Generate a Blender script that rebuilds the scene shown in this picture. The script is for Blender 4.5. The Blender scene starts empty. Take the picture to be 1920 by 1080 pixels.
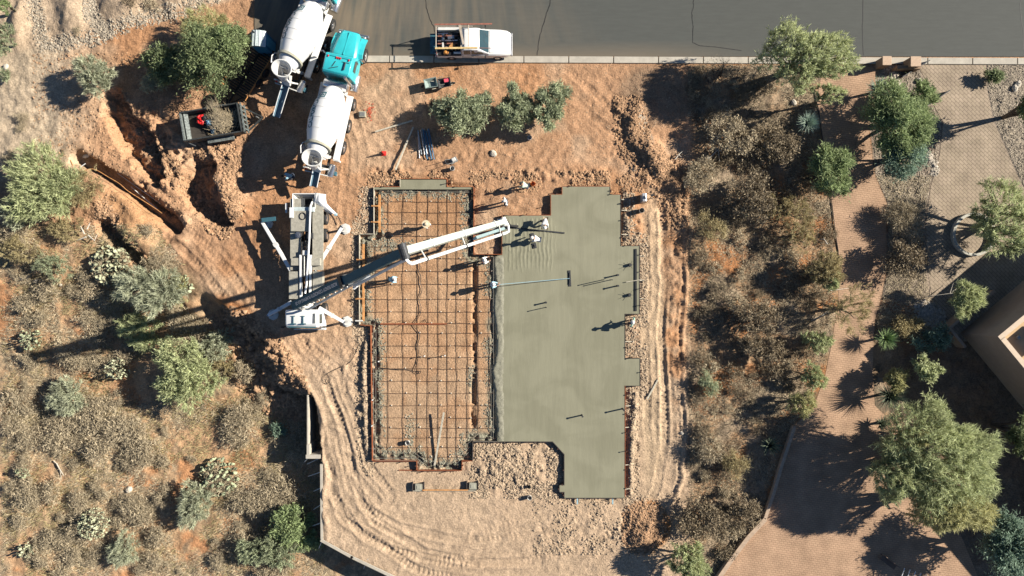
import bpy, bmesh, math, random
import numpy as np
from mathutils import Vector, Matrix
from mathutils.geometry import tessellate_polygon

# ------------------------------------------------------------------ camera, sky, sun, exposure
SC = bpy.context.scene
COL = SC.collection
CAM_H = 52.0
cam_d = bpy.data.cameras.new("camera"); cam = bpy.data.objects.new("camera", cam_d); COL.objects.link(cam)
cam.location = (0, 0, CAM_H); cam.rotation_euler = (0, 0, 0)
cam_d.sensor_width = 36.0; cam_d.sensor_fit = 'HORIZONTAL'
cam_d.lens = 18.0 * CAM_H / 38.4
cam_d.clip_end = 3000.0
SC.camera = cam
SUN_EL = math.radians(28.7)
SH = Vector((-0.975, -0.222, 0)).normalized()          # the way shadows fall
world = bpy.data.worlds.new("World"); SC.world = world; world.use_nodes = True
nt = world.node_tree; nt.nodes.clear()
sky = nt.nodes.new('ShaderNodeTexSky'); sky.sky_type = 'NISHITA'; sky.sun_disc = False
sky.sun_elevation = SUN_EL; sky.sun_rotation = math.atan2(-SH.x, -SH.y); sky.air_density = 0.8; sky.dust_density = 0.2; sky.ozone_density = 3.0; sky.altitude = 1500
bg = nt.nodes.new('ShaderNodeBackground'); bg.inputs[1].default_value = 0.05
wo = nt.nodes.new('ShaderNodeOutputWorld')
nt.links.new(sky.outputs[0], bg.inputs[0]); nt.links.new(bg.outputs[0], wo.inputs[0])
sun_d = bpy.data.lights.new("sun", 'SUN'); sun_d.energy = 5.0; sun_d.angle = math.radians(0.5); sun_d.color = (1.0, 0.93, 0.82)
sun = bpy.data.objects.new("sun", sun_d); COL.objects.link(sun)
sd = Vector((SH.x*math.cos(SUN_EL), SH.y*math.cos(SUN_EL), -math.sin(SUN_EL)))
sun.rotation_euler = sd.to_track_quat('-Z', 'Y').to_euler(); sun.location = (30, 8, 40)
SC.view_settings.view_transform = 'Standard'; SC.view_settings.look = 'None'
SC.view_settings.exposure = 1.0; SC.view_settings.gamma = 1.0
SC.cycles.max_bounces = 5; SC.cycles.diffuse_bounces = 1

rnd = random.Random(7)
def W(u, v, z=0.0):
    """photo pixel (1920 wide) of something z metres up -> where it stands, metres"""
    k = (CAM_H - z) / CAM_H
    return ((u-960)/25*k, (540-v)/25*k)

# ------------------------------------------------------------------ materials
MATS = {}
def mat(name, col, rough=0.6, metal=0.0, var=0.12, vscale=6.0, bump=0.0, bscale=40.0, spec=0.4, col2=None, stretch=None, island=0.0, trans=0.0, coat=0.0):
    if name in MATS: return MATS[name]
    m = bpy.data.materials.new(name); m.use_nodes = True; MATS[name] = m
    n = m.node_tree; b = n.nodes['Principled BSDF']
    b.inputs['Roughness'].default_value = rough; b.inputs['Metallic'].default_value = metal
    b.inputs['Specular IOR Level'].default_value = spec
    if coat: b.inputs['Coat Weight'].default_value = coat
    tc = n.nodes.new('ShaderNodeTexCoord'); mp = n.nodes.new('ShaderNodeMapping')
    n.links.new(tc.outputs['Object'], mp.inputs[0])
    if stretch: mp.inputs['Scale'].default_value = stretch
    nz = n.nodes.new('ShaderNodeTexNoise'); nz.inputs['Scale'].default_value = vscale; nz.inputs['Detail'].default_value = 6; nz.inputs['Roughness'].default_value = .65
    n.links.new(mp.outputs[0], nz.inputs[0])
    mx = n.nodes.new('ShaderNodeMix'); mx.data_type = 'RGBA'
    c1 = [max(0, c*(1-var)) for c in col]; c2 = col2 if col2 else [min(1, c*(1+var)) for c in col]
    mx.inputs[6].default_value = (*c1, 1); mx.inputs[7].default_value = (*c2, 1)
    rp = n.nodes.new('ShaderNodeMapRange'); rp.inputs[1].default_value = .35; rp.inputs[2].default_value = .65
    n.links.new(nz.outputs[0], rp.inputs[0]); n.links.new(rp.outputs[0], mx.inputs[0])
    out = mx.outputs[2]
    if island:
        g = n.nodes.new('ShaderNodeNewGeometry'); r2 = n.nodes.new('ShaderNodeMapRange')
        r2.inputs[3].default_value = 1-island; r2.inputs[4].default_value = 1+island
        n.links.new(g.outputs['Random Per Island'], r2.inputs[0])
        vm = n.nodes.new('ShaderNodeVectorMath'); vm.operation = 'SCALE'
        n.links.new(out, vm.inputs[0]); n.links.new(r2.outputs[0], vm.inputs['Scale']); out = vm.outputs[0]
    n.links.new(out, b.inputs['Base Color'])
    if bump:
        n2 = n.nodes.new('ShaderNodeTexNoise'); n2.inputs['Scale'].default_value = bscale; n2.inputs['Detail'].default_value = 4
        n.links.new(mp.outputs[0], n2.inputs[0])
        bp = n.nodes.new('ShaderNodeBump'); bp.inputs['Strength'].default_value = bump; bp.inputs['Distance'].default_value = .03
        n.links.new(n2.outputs[0], bp.inputs['Height']); n.links.new(bp.outputs[0], b.inputs['Normal'])
    if trans:
        tr = n.nodes.new('ShaderNodeBsdfTranslucent'); ms = n.nodes.new('ShaderNodeMixShader'); ms.inputs[0].default_value = trans
        n.links.new(out, tr.inputs[0]); o = n.nodes['Material Output']
        n.links.new(b.outputs[0], ms.inputs[1]); n.links.new(tr.outputs[0], ms.inputs[2]); n.links.new(ms.outputs[0], o.inputs[0])
    return m

WHITE = mat('white_paint', (.72,.72,.70), .35, var=.05, vscale=2, coat=.3)
WHITE_D = mat('dusty_white_paint', (.62,.61,.57), .5, var=.12, vscale=3)
TEAL = mat('turquoise_paint', (.035,.42,.46), .32, var=.06, vscale=2, coat=.4)
TEAL_D = mat('turquoise_lettering', (.008,.12,.15), .5, var=.05)
DKTEAL = mat('boom_paint', (.03,.10,.13), .8, var=.10, vscale=1.5)
BOOM_L = mat('cream_boom_paint', (.50,.53,.46), .45, var=.14, vscale=3)
DECKG = mat('dusty_deck_plate', (.34,.32,.26), .7, var=.18, vscale=5, bump=.3)
STEEL = mat('weathered_steel', (.30,.31,.30), .45, .6, var=.25, vscale=8)
DKSTEEL = mat('dark_oily_steel', (.05,.052,.055), .6, .3, var=.4, vscale=9)
RUBBER = mat('tyre_rubber', (.022,.022,.022), .85, var=.3, vscale=12)
GLASS = mat('tinted_window_glass', (.03,.06,.065), .08, var=.2, vscale=1, spec=.9)
CHROME = mat('bright_metal', (.6,.6,.6), .25, .9, var=.1)
RED = mat('red_plastic', (.55,.02,.02), .4, var=.15)
ORANGE = mat('orange_plastic', (.75,.18,.03), .45, var=.1)
BLACK = mat('black_plastic', (.015,.016,.018), .6, var=.2)
RUST = mat('rusty_bar', (.075,.035,.022), .85, var=.35, vscale=10)
FORM_R = mat('red_stained_form_board', (.26,.085,.035), .8, var=.35, vscale=5, stretch=(1,1,3))
FORM_O = mat('orange_form_lumber', (.50,.24,.085), .8, var=.3, vscale=5)
WOOD = mat('grey_bleached_lumber', (.46,.42,.33), .85, var=.22, vscale=7, bump=.3)
FORM_D = mat('dark_wet_form_board', (.06,.05,.045), .8, var=.4, vscale=5)
CONC = mat('set_concrete', (.33,.32,.25), .8, var=.15, vscale=3, bump=.4)
KERBC = mat('kerb_concrete', (.44,.40,.33), .85, var=.12, vscale=1.5, bump=.3)
SKIN = mat('skin', (.30,.17,.11), .55, var=.08)

# ------------------------------------------------------------------ mesh builder
class MB:
    def __init__(s): s.v = []; s.f = []
    def add(s, vs, fs):
        o = len(s.v); s.v += [tuple(p) for p in vs]; s.f += [tuple(i+o for i in f) for f in fs]; return s
    def box(s, c, d, rz=0, rot=None, taper=(1,1)):
        hx, hy, hz = d[0]/2, d[1]/2, d[2]/2
        vs = []
        for z, t in ((-hz, (1,1)), (hz, taper)):
            for x, y in ((-hx,-hy),(hx,-hy),(hx,hy),(-hx,hy)): vs.append(Vector((x*t[0], y*t[1], z)))
        R = rot if rot is not None else Matrix.Rotation(rz, 3, 'Z')
        vs = [R @ p + Vector(c) for p in vs]
        return s.add(vs, [(3,2,1,0),(4,5,6,7),(0,1,5,4),(1,2,6,5),(2,3,7,6),(3,0,4,7)])
    def beam(s, p0, p1, w0, h0, w1=None, h1=None, roll=None):
        p0, p1 = Vector(p0), Vector(p1); w1 = w1 or w0; h1 = h1 or h0
        a = (p1-p0).normalized(); side = a.cross(Vector((0,0,1)))
        side = side.normalized() if side.length > 1e-4 else Vector((0,1,0))
        up = side.cross(a).normalized()
        vs = []
        for p, w, h in ((p0,w0,h0),(p1,w1,h1)):
            for i, j in ((-1,-1),(1,-1),(1,1),(-1,1)): vs.append(p+side*i*w/2+up*j*h/2)
        return s.add(vs, [(0,1,2,3),(7,6,5,4),(0,4,5,1),(1,5,6,2),(2,6,7,3),(3,7,4,0)])
    def cyl(s, p0, p1, r0, r1=None, n=12, caps=True):
        return s.tube([p0, p1], [r0, r0 if r1 is None else r1], n, caps)
    def tube(s, pts, r, n=6, caps=True):
        pts = [Vector(p) for p in pts]; r = r if isinstance(r, (list,tuple)) else [r]*len(pts)
        a = (pts[1]-pts[0]).normalized(); u = a.orthogonal().normalized(); vs = []; fs = []
        for i, p in enumerate(pts):
            t = (pts[min(i+1,len(pts)-1)]-pts[max(i-1,0)])
            t = t.normalized() if t.length > 1e-9 else a
            u = (u - t*u.dot(t)); u = u.normalized() if u.length > 1e-6 else t.orthogonal().normalized()
            w = t.cross(u)
            for k in range(n):
                q = 2*math.pi*k/n; vs.append(p+(u*math.cos(q)+w*math.sin(q))*r[i])
        for i in range(len(pts)-1):
            for k in range(n): fs.append((i*n+k, i*n+(k+1)%n, (i+1)*n+(k+1)%n, (i+1)*n+k))
        if caps: fs.append(tuple(range(n-1,-1,-1))); fs.append(tuple((len(pts)-1)*n+k for k in range(n)))
        return s.add(vs, fs)
    def lathe(s, p0, axis, prof, n=24):
        p0 = Vector(p0); a = Vector(axis).normalized(); u = a.orthogonal().normalized(); w = a.cross(u)
        vs = []; fs = []
        for t, r in prof:
            for k in range(n):
                q = 2*math.pi*k/n; vs.append(p0+a*t+(u*math.cos(q)+w*math.sin(q))*r)
        for i in range(len(prof)-1):
            for k in range(n): fs.append((i*n+k, i*n+(k+1)%n, (i+1)*n+(k+1)%n, (i+1)*n+k))
        return s.add(vs, fs)
    def prism(s, poly, z0, z1):
        n = len(poly); area = sum(poly[i][0]*poly[(i+1)%n][1]-poly[(i+1)%n][0]*poly[i][1] for i in range(n))
        if area < 0: poly = poly[::-1]
        tr = tessellate_polygon([[Vector((p[0],p[1],0)) for p in poly]])
        def up(t):
            a,b,c = [poly[i] for i in t]
            return (b[0]-a[0])*(c[1]-a[1])-(b[1]-a[1])*(c[0]-a[0]) > 0
        tr = [t if up(t) else t[::-1] for t in tr]
        vs = [(p[0],p[1],z0) for p in poly]+[(p[0],p[1],z1) for p in poly]
        fs = [tuple(i+n for i in t) for t in tr]+[t[::-1] for t in tr]
        fs += [(i,(i+1)%n,n+(i+1)%n,n+i) for i in range(n)]
        return s.add(vs, fs)
    def hull(s, rings, caps=True):
        n = len(rings[0]); vs = [p for r in rings for p in r]; fs = []
        for i in range(len(rings)-1):
            for k in range(n): fs.append((i*n+k, i*n+(k+1)%n, (i+1)*n+(k+1)%n, (i+1)*n+k))
        if caps: fs.append(tuple(range(n-1,-1,-1))); fs.append(tuple((len(rings)-1)*n+k for k in range(n)))
        return s.add(vs, fs)
    def ball(s, c, r, n=8, m=5):
        if not isinstance(r,(list,tuple)): r = (r,r,r)
        rings = []
        for j in range(m+1):
            t = math.pi*j/m
            rings.append([(c[0]+r[0]*math.sin(t)*math.cos(2*math.pi*k/n)+1e-5*k, c[1]+r[1]*math.sin(t)*math.sin(2*math.pi*k/n), c[2]-r[2]*math.cos(t)) for k in range(n)])
        return s.hull(rings)
    def build(s, name, m, parent=None, smooth=False, bevel=0, loc=None, rz=0, link=True):
        me = bpy.data.meshes.new(name); me.from_pydata(s.v, [], s.f); me.update()
        me.materials.append(m)
        if smooth:
            me.polygons.foreach_set('use_smooth', [True]*len(me.polygons))
            try: me.set_sharp_from_angle(angle=math.radians(40))
            except Exception: pass
        o = bpy.data.objects.new(name, me)
        if link: COL.objects.link(o)
        if parent: o.parent = parent
        if loc is not None: o.location = loc
        o.rotation_euler[2] = rz
        if bevel:
            b = o.modifiers.new('bevel','BEVEL'); b.width = bevel; b.segments = 2; b.limit_method = 'ANGLE'
        return o

def tag(o, label, cat, group=None):
    o['label'] = label; o['category'] = cat
    if group: o['group'] = group
    return o
def struct(o): o['kind'] = 'structure'; return o
def thing(name, label, cat, loc=(0,0,0), rz=0, group=None):
    o = bpy.data.objects.new(name, None); COL.objects.link(o); o.empty_display_size = .3
    o.location = loc; o.rotation_euler = (0,0,rz)
    return tag(o, label, cat, group)
def children(o): return [c for c in bpy.data.objects if c.parent == o]
def copy_tree(o, parent=None):
    c = o.copy(); COL.objects.link(c)
    if parent: c.parent = parent
    for ch in children(o): copy_tree(ch, c)
    return c
def text_mesh(body, size):
    cu = bpy.data.curves.new('lettering','FONT'); cu.body = body; cu.size = size; cu.align_x = 'LEFT'; cu.offset = size*.03
    o = bpy.data.objects.new('lettering', cu); COL.objects.link(o)
    dg = bpy.context.evaluated_depsgraph_get(); me = bpy.data.meshes.new_from_object(o.evaluated_get(dg))
    v = np.zeros(len(me.vertices)*3); me.vertices.foreach_get('co', v); v = v.reshape(-1,3)
    fs = [tuple(p.vertices) for p in me.polygons]
    bpy.data.objects.remove(o); bpy.data.curves.remove(cu)
    return v, fs
# ------------------------------------------------------------------ terrain
_tabs = {}
def vnoise(X, Y, wl, seed):
    if seed not in _tabs: _tabs[seed] = np.random.RandomState(seed).rand(256,256).astype(np.float32)
    T = _tabs[seed]; x = X/wl; y = Y/wl
    xi = np.floor(x).astype(int); yi = np.floor(y).astype(int); fx = x-xi; fy = y-yi
    fx = fx*fx*(3-2*fx); fy = fy*fy*(3-2*fy)
    a = T[xi&255, yi&255]; b = T[(xi+1)&255, yi&255]; c = T[xi&255,(yi+1)&255]; d = T[(xi+1)&255,(yi+1)&255]
    return (a*(1-fx)+b*fx)*(1-fy)+(c*(1-fx)+d*fx)*fy
def fbm(X, Y, wl, octs, seed, gain=.5):
    s = 0; a = 1; t = 0
    for i in range(octs): s = s+a*vnoise(X+i*13.7, Y-i*7.3, wl, seed+i); t += a; a *= gain; wl /= 2.03
    return s/t-.5
def seg_dist(U, V, pts):
    """distance (px), arclength at the nearest point, signed side"""
    best = np.full(U.shape, 1e9); arc = np.zeros(U.shape); side = np.zeros(U.shape); L = 0
    for (x0,y0),(x1,y1) in zip(pts[:-1], pts[1:]):
        dx, dy = x1-x0, y1-y0; l = math.hypot(dx,dy)
        t = np.clip(((U-x0)*dx+(V-y0)*dy)/(l*l), 0, 1)
        ex = U-(x0+t*dx); ey = V-(y0+t*dy); d = np.hypot(ex,ey); m = d < best
        best = np.where(m, d, best); arc = np.where(m, L+t*l, arc); side = np.where(m, np.sign(dx*ey-dy*ex)*d, side); L += l
    return best, arc, side
def inside(U, V, poly):
    r = np.zeros(U.shape, bool); n = len(poly)
    for i in range(n):
        x0,y0 = poly[i]; x1,y1 = poly[(i+1)%n]
        if y0 == y1: continue
        r ^= ((V>=min(y0,y1))&(V<max(y0,y1))&(U < x0+(V-y0)*(x1-x0)/(y1-y0)))
    return r
def sdf(U, V, poly):
    """signed distance px, negative inside"""
    d = seg_dist(U, V, poly+[poly[0]])[0]
    return np.where(inside(U, V, poly), -d, d)
def ss(x, a, b):
    t = np.clip((x-a)/(b-a), 0, 1); return t*t*(3-2*t)

LOW = [(-9000,400),(300,415),(345,480),(400,545),(480,612),(520,650),(562,715),(590,745),(598,800),(603,850),(603,1012),(660,1043),(760,1092),(1000,1200),(1000,9000),(-9000,9000)]
OUT = [(1054,351),(1142,351),(1142,366),(1162,366),(1162,462),(1197,462),(1197,588),(1170,588),(1170,672),(1198,672),(1198,722),(1170,722),(1170,931),(1058,931),(1058,920),(1049,920),(1049,908),(1058,908),(1058,850),(1036,826),(886,826),(886,862),(866,862),(866,880),(783,880),(783,862),(700,862),(697,610),(676,608),(676,440),(703,440),(703,352),(752,352),(752,337),(838,337),(838,352),(888,352),(888,478),(942,478),(942,405),(1033,405),(1033,366),(1054,366)]
POUR = [(1054,351),(1142,351),(1142,366),(1162,366),(1162,462),(1197,462),(1197,588),(1170,588),(1170,672),(1198,672),(1198,722),(1170,722),(1170,931),(1058,931),(1058,920),(1049,920),(1049,908),(1058,908),(1058,850),(1036,826),(933,826),(935,790),(931,760),(934,720),(931,690),(935,650),(931,620),(933,590),(930,560),(933,530),(930,500),(932,480),(942,478),(942,405),(1033,405),(1033,366),(1054,366)]
PIT = [(676,440),(703,440),(703,352),(888,352),(888,478),(931,478),(931,826),(886,826),(886,862),(866,862),(866,880),(783,880),(783,862),(700,862),(697,610),(676,608)]
DRIVE1 = [(1545,119),(1648,119),(1640,180),(1628,240),(1640,330),(1662,380),(1662,500),(1652,560),(1640,600),(1636,690),(1640,760),(1700,820),(1740,900),(1800,1000),(1850,1120),(1330,1120),(1352,1075),(1400,1003),(1433,968),(1462,870),(1486,800),(1525,765),(1548,700),(1560,640),(1572,560),(1571,470),(1556,350),(1540,250),(1530,190)]
DRIVE2 = [(1718,119),(1848,119),(1850,165),(1862,225),(1908,330),(1945,400),(2100,400),(2100,640),(1800,640),(1776,600),(1748,560),(1738,500),(1736,420),(1745,350),(1762,290),(1768,230),(1742,180),(1736,150)]
ROAD = [(470,-600),(478,105),(2600,107),(2600,-600)]
TRACKS = [  # tread marks: polyline px, half gauge, tread width, amp
 ([(1262,380),(1268,480),(1262,600),(1262,720),(1266,830),(1252,920),(1215,1000)], 20, 9, .05),
 ([(1225,400),(1228,520),(1225,640),(1228,760),(1232,860)], 16, 8, .045),
 ([(640,880),(660,960),(740,1010),(860,1035),(980,1030),(1080,1010),(1150,970)], 22, 9, .06),
 ([(620,830),(640,920),(690,990),(790,1050),(900,1075),(1020,1070)], 18, 9, .055),
 ([(540,640),(590,720),(620,800),(640,880)], 20, 9, .05),
 ([(560,650),(620,700),(655,790),(680,880),(720,930)], 14, 8, .05),
 ([(330,430),(400,500),(450,560)], 18, 9, .05),
 ([(960,120),(1060,150),(1150,230),(1230,300)], 16, 8, .035),
 ([(640,200),(665,280),(655,420)], 16, 8, .03),
 ([(900,1010),(1000,985),(1100,960)], 12, 8, .05),
 ([(520,1000),(700,1100),(900,1120)], 2, 2, .0)]
def smudge(U, V, cx, cy, rx, ry, ang=0):
    a = math.radians(ang); x = (U-cx)*math.cos(a)+(V-cy)*math.sin(a); y = -(U-cx)*math.sin(a)+(V-cy)*math.cos(a)
    return np.hypot(x/rx, y/ry)
PITS = [ # polygon, depth, edge px
 ([(343,330),(358,292),(396,292),(408,330),(424,380),(440,425),(415,438),(372,402),(330,352)], 1.6, 12),
 ([(190,166),(224,160),(242,200),(266,224),(302,262),(316,335),(292,352),(242,306),(206,256),(190,214)], 1.5, 10),
 ([(280,250),(300,235),(330,262),(330,280),(300,275)], .35, 14),
 ([(240,345),(270,335),(300,370),(340,400),(330,420),(290,395)], .55, 14),
]
def height_color(X, Y, want_color=True):
    U = 960+25*X; V = 540-25*Y
    wx = fbm(X, Y, 2.0, 3, 101)*14; wy = fbm(X, Y, 2.0, 3, 131)*14
    Uw = U+wx; Vw = V+wy
    n1 = fbm(X, Y, 6.0, 4, 11); n2 = fbm(X, Y, 1.1, 4, 23, .6); n3 = fbm(X, Y, .42, 2, 41, .7); n4 = fbm(X,Y,.24,1,55)
    # flat man-made surfaces
    sd_road = np.where(U > 466, np.minimum(120-V, 1e3)*-1, 1e3); sd_road = np.where(U < 466, np.hypot(466-U, np.maximum(V-120,0)), V-120)
    d1 = sdf(U, V, DRIVE1); d2 = sdf(U, V, DRIVE2); flat = np.minimum(np.minimum(sd_road, d1), d2)
    rough = ss(flat, -2, 14)
    # desert drop
    sl = sdf(U, V, LOW); dl = -sl
    jag = fbm(X, Y, 1.0, 3, 61)*18*(1-ss(V, 730, 770))
    ramp = 75-73*ss(V, 715, 765); depth = 1.95*ss(V, 430, 700)
    low = ss(dl+jag, 0, 1)*0; low = np.clip((dl+jag)/ramp, 0, 1)
    Z = -depth*low
    # gentle natural relief
    Z = Z + rough*n1*.35*(.3+.7*ss(dl, 0, 60)+.5*ss(U,1290,1330))
    scrubL = ss(dl, 8, 40); scrubR = ss(U, 1286, 1310)*ss(flat, 5, 40)
    scrub = np.maximum(scrubL, scrubR)
    upL = (1-ss(U, 440, 520))*(1-ss(dl,0,30))
    padlow = ss(V, 620, 780)*(1-scrub)
    # lumpiness
    lump = .16*np.ones(U.shape) + .10*upL - .07*padlow + .08*scrub
    Z = Z + rough*(n2*lump + n3*.10*(1-.45*padlow) + n4*.035)
    # rough spoil zones (rubble)
    rub = np.zeros(U.shape)
    for cx,cy,rx,ry,an,k in [(480,680,120,60,52,2.3),(300,270,55,110,-30,1.5),(400,270,50,50,0,1.3),(960,880,80,50,0,.8),(1220,310,60,40,45,.9),(1050,325,130,18,0,.6),(1090,1000,120,40,0,.35),(1185,800,16,130,0,.7),(1185,420,20,60,0,.6),(690,740,12,110,0,.6),(230,450,60,30,60,.7),(1270,620,14,280,0,.5),(740,322,60,14,0,.7),(900,300,120,20,0,.3),(655,700,16,90,0,.35),(1010,850,60,40,0,.5)]:
        rub = np.maximum(rub, k*(1-ss(smudge(Uw,Vw,cx,cy,rx,ry,an), .6, 1.1)))
    rub = rub*rough*(sdf(U,V,OUT) > 4)
    Z = Z + rub*(np.abs(n2)*.5 + n3*.32 + np.abs(fbm(X,Y,.3,1,77))*.16)
    wj = fbm(X, Y, .8, 3, 171, .7)*22; wk = fbm(X, Y, .8, 3, 181, .7)*22
    for poly, dep, e in PITS:
        pm = 1-ss(sdf(Uw+wj, Vw+wk, poly), -e, 2); Z = Z - dep*pm + pm*np.abs(fbm(X,Y,.7,3,191,.6))*1.1
    dt, ar, si = seg_dist(Uw*.3+U*.7, Vw*.3+V*.7, [(146,296),(190,322),(235,350),(285,392),(328,425)])
    Z = Z - 1.3*(1-ss(dt+wj*.25, 11, 16)) + .25*np.exp(-((dt-26)/9)**2)*vnoise(X,Y,.7,195)
    dt2, _, _ = seg_dist(Uw, Vw, [(196,425),(240,478),(258,495)]); Z = Z - 1.2*(1-ss(dt2+wj*.6, 8, 20))
    Z = Z + rough*(1-ss(smudge(Uw,Vw,478,690,70,80,0),.5,1.1))*(np.abs(fbm(X,Y,1.6,3,611))*2.2-.35)
    dt3, _, _ = seg_dist(Uw, Vw, [(385,575),(420,610),(470,640)]); Z = Z - .8*(1-ss(dt3, 10, 30))
    # heaps
    for cx,cy,rx,ry,an,h in [(38,40,24,70,10,.45),(135,20,44,85,5,.6),(230,-5,60,75,20,.65),(330,-20,50,60,0,.5),(330,215,40,22,20,.45),(425,360,44,70,-20,.9),(330,255,34,34,0,.5),(262,440,70,44,48,.8),(268,300,30,40,-30,.6),(305,330,16,60,-35,.45),(180,380,60,40,40,.35),(1212,985,46,44,0,.55),(1196,1010,26,26,0,.35),(1190,215,26,60,10,.5),(1225,290,30,70,-40,.6),(855,345,60,10,0,.25),(930,870,60,30,0,.15),(540,690,26,40,40,.3),(1180,860,12,60,0,.2),(1320,250,50,40,0,.3)]:
        s = smudge(Uw, Vw, cx, cy, rx, ry, an); Z = Z + h*(1-ss(s, 0, 1))*rough
    # berms and ridges
    for pts, w, h in [([(1284,380),(1288,520),(1282,700),(1286,830),(1272,930),(1212,1045)], 5, .15),([(1160,195),(1200,290),(1262,350),(1280,420)], 10, .15),([(500,635),(565,705),(600,770),(606,860),(612,1005)], 6, .12),([(690,620),(684,720),(690,850)], 5, .18),([(1190,740),(1184,850),(1180,925)], 5, .18),([(350,210),(330,260),(342,330)], 5, .12)]:
        d, a, s_ = seg_dist(Uw, Vw, pts); Z = Z + rough*h*(1-ss(d, 0, w*1.6))*(.5+1.0*vnoise(X,Y,.5,91))
    for pts, g, w, amp in TRACKS:
        amp = amp*.8*(.3+1.2*vnoise(X,Y,3.1,94))
        d, a, s_ = seg_dist(U+wx*.6, V+wy*.6, pts)
        for sg in (-1, 1):
            e = np.abs(s_-sg*g); m = (1-ss(e, w*.55, w))*rough
            Z = Z + m*(amp*np.sin(a*2*math.pi/8.5 + e*.25)*.8*ss(vnoise(X,Y,1.3,93),.25,.6) - amp*.9) + rough*amp*.9*np.exp(-((e-w*1.1)/2.2)**2)
    # building pad and its pit
    so = sdf(U, V, OUT); sp = sdf(U, V, PIT)
    Z = np.where(so < 14, Z*ss(so, 2, 14)-.06*(1-ss(so,2,14)), Z)
    Z = np.where(so < 0, 0.0, Z)
    inn = ss(-sp, 0, 1.0)
    base = .13+.02*n1+.022*n3+.012*n4
    tr = 1-ss(-sp + fbm(X,Y,.6,2,71)*8, 9, 13)
    for pts in ([(890,478),(889,640),(888,800)],): tr = np.maximum(tr, (1-ss(seg_dist(U+wx*.15,V,pts)[0], 3.2, 5)))
    spl = ss(fbm(X, Y, .5, 3, 73, .7), -.02, .06)
    zp = base-.30*tr+tr*spl*.20*(.6+vnoise(X,Y,.2,75))
    zp = zp + .12*np.clip(fbm(X,Y,.25,2,76,.8),0,1)*((1-ss(-sp,12,26)))
    Z = np.where(sp < 0, inn*zp, Z)
    Z = Z*np.where((flat < 0), 0, 1) - np.where(flat < -2, .03, 0)
    far = ss(np.hypot(X,Y), 55, 90); Z = Z*(1-far) + (-2+3*fbm(X,Y,40,3,5))*far*1.0
    if not want_color: return Z
    # ------ pigments (what the soil itself is)
    def C(*c): return np.array(c, np.float32)
    col = np.zeros(U.shape+(3,), np.float32)+C(.42,.245,.14)
    def mixc(c, m):
        nonlocal col; m = np.clip(m,0,1)[...,None]; col = col*(1-m)+C(*c)*m
    mixc((.46,.335,.225), ss(Vw, 560, 760)); mixc((.44,.30,.19), .6*ss(Vw+.0*U, 430, 600)*(1-ss(Vw,600,700)))
    mixc((.40,.20,.095), ss(n1, .02, .2)*.6*(1-ss(Vw,500,640)))
    mixc((.46,.33,.22), ss(fbm(X,Y,3.5,3,201), .05,.22)*.55)
    mixc((.43,.34,.24), (1-ss(U, 90, 200))*(1-ss(V, 300,380)))
    mixc((.45,.34,.235), (1-ss(Uw*.25+Vw, 95, 112))*(1-ss(U,440,470)))
    mixc((.50,.37,.24), (1-ss(smudge(Uw,Vw,1225,650,30,330), .6, 1.1))*.8)
    mixc((.38,.19,.09), (1-ss(smudge(Uw,Vw,1268,560,26,260), .5, 1.1))*.75*ss(fbm(X,Y,1.2,3,88),-.2,.1))
    mixc((.44,.21,.085), (1-ss(smudge(Uw,Vw,1215,985,44,48), .8, 1.05)))
    mixc((.42,.20,.09), (1-ss(smudge(Uw,Vw,430,590,60,40,30), .5, 1.1))); mixc((.30,.19,.12), (1-ss(smudge(Uw,Vw,480,680,110,60,55), .6, 1.1))*.8)
    mixc((.46,.26,.13), (1-ss(smudge(Uw,Vw,245,400,70,50,40), .5, 1.1))*.8)
    mixc((.46,.315,.185), ss(sl*-1, 4, 30)); mixc((.45,.27,.15), ss(sl*-1,10,40)*(1-ss(fbm(X,Y,2.0,3,801), -.08,.0))*.7); mixc((.43,.20,.09), ss(sl*-1,10,40)*ss(fbm(X,Y,3.0,3,301), .12,.2)*.7)
    mixc((.34,.275,.18), ss(sl*-1,10,40)*ss(fbm(X,Y,1.6,3,302), .05,.18)*.6)
    sR = ss(Uw, 1288, 1306)*ss(V,118,124); mixc((.37,.235,.135), sR); mixc((.40,.19,.085), sR*ss(fbm(X,Y,2.2,3,310), .0,.10)); mixc((.33,.25,.17), sR*ss(fbm(X,Y,2.6,3,311),.04,.16))
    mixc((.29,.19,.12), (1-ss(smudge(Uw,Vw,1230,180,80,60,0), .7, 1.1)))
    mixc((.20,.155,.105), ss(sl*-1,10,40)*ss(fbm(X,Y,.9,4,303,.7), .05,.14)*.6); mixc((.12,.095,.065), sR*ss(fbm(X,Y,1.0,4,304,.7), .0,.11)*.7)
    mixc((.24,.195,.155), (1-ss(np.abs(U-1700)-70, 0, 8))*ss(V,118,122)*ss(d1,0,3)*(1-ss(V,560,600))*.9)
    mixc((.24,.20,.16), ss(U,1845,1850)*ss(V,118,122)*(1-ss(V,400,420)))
    mixc((.34,.16,.07), (1-ss(smudge(Uw,Vw,1700,585,60,16,20), .6,1.1)))
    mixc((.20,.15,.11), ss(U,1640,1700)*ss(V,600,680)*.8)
    # wet concrete splatter and slurry round the slab
    edge = (so > -30)&(so < 26)
    mixc((.24,.235,.175), np.where(sp < 0, (1-ss(-sp+fbm(X,Y,.9,3,71)*30, 14, 24)), 0)*ss(fbm(X,Y,.35,3,74,.7), -.12,.02))
    mixc((.25,.24,.18), (1-ss(smudge(Uw,Vw,778,830,16,60,-12),.5,1.0))*(sp<0)*.8); mixc((.25,.24,.18), (1-ss(smudge(Uw,Vw,884,720,10,50,0),.5,1.0))*(sp<0)*.8)
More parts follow.
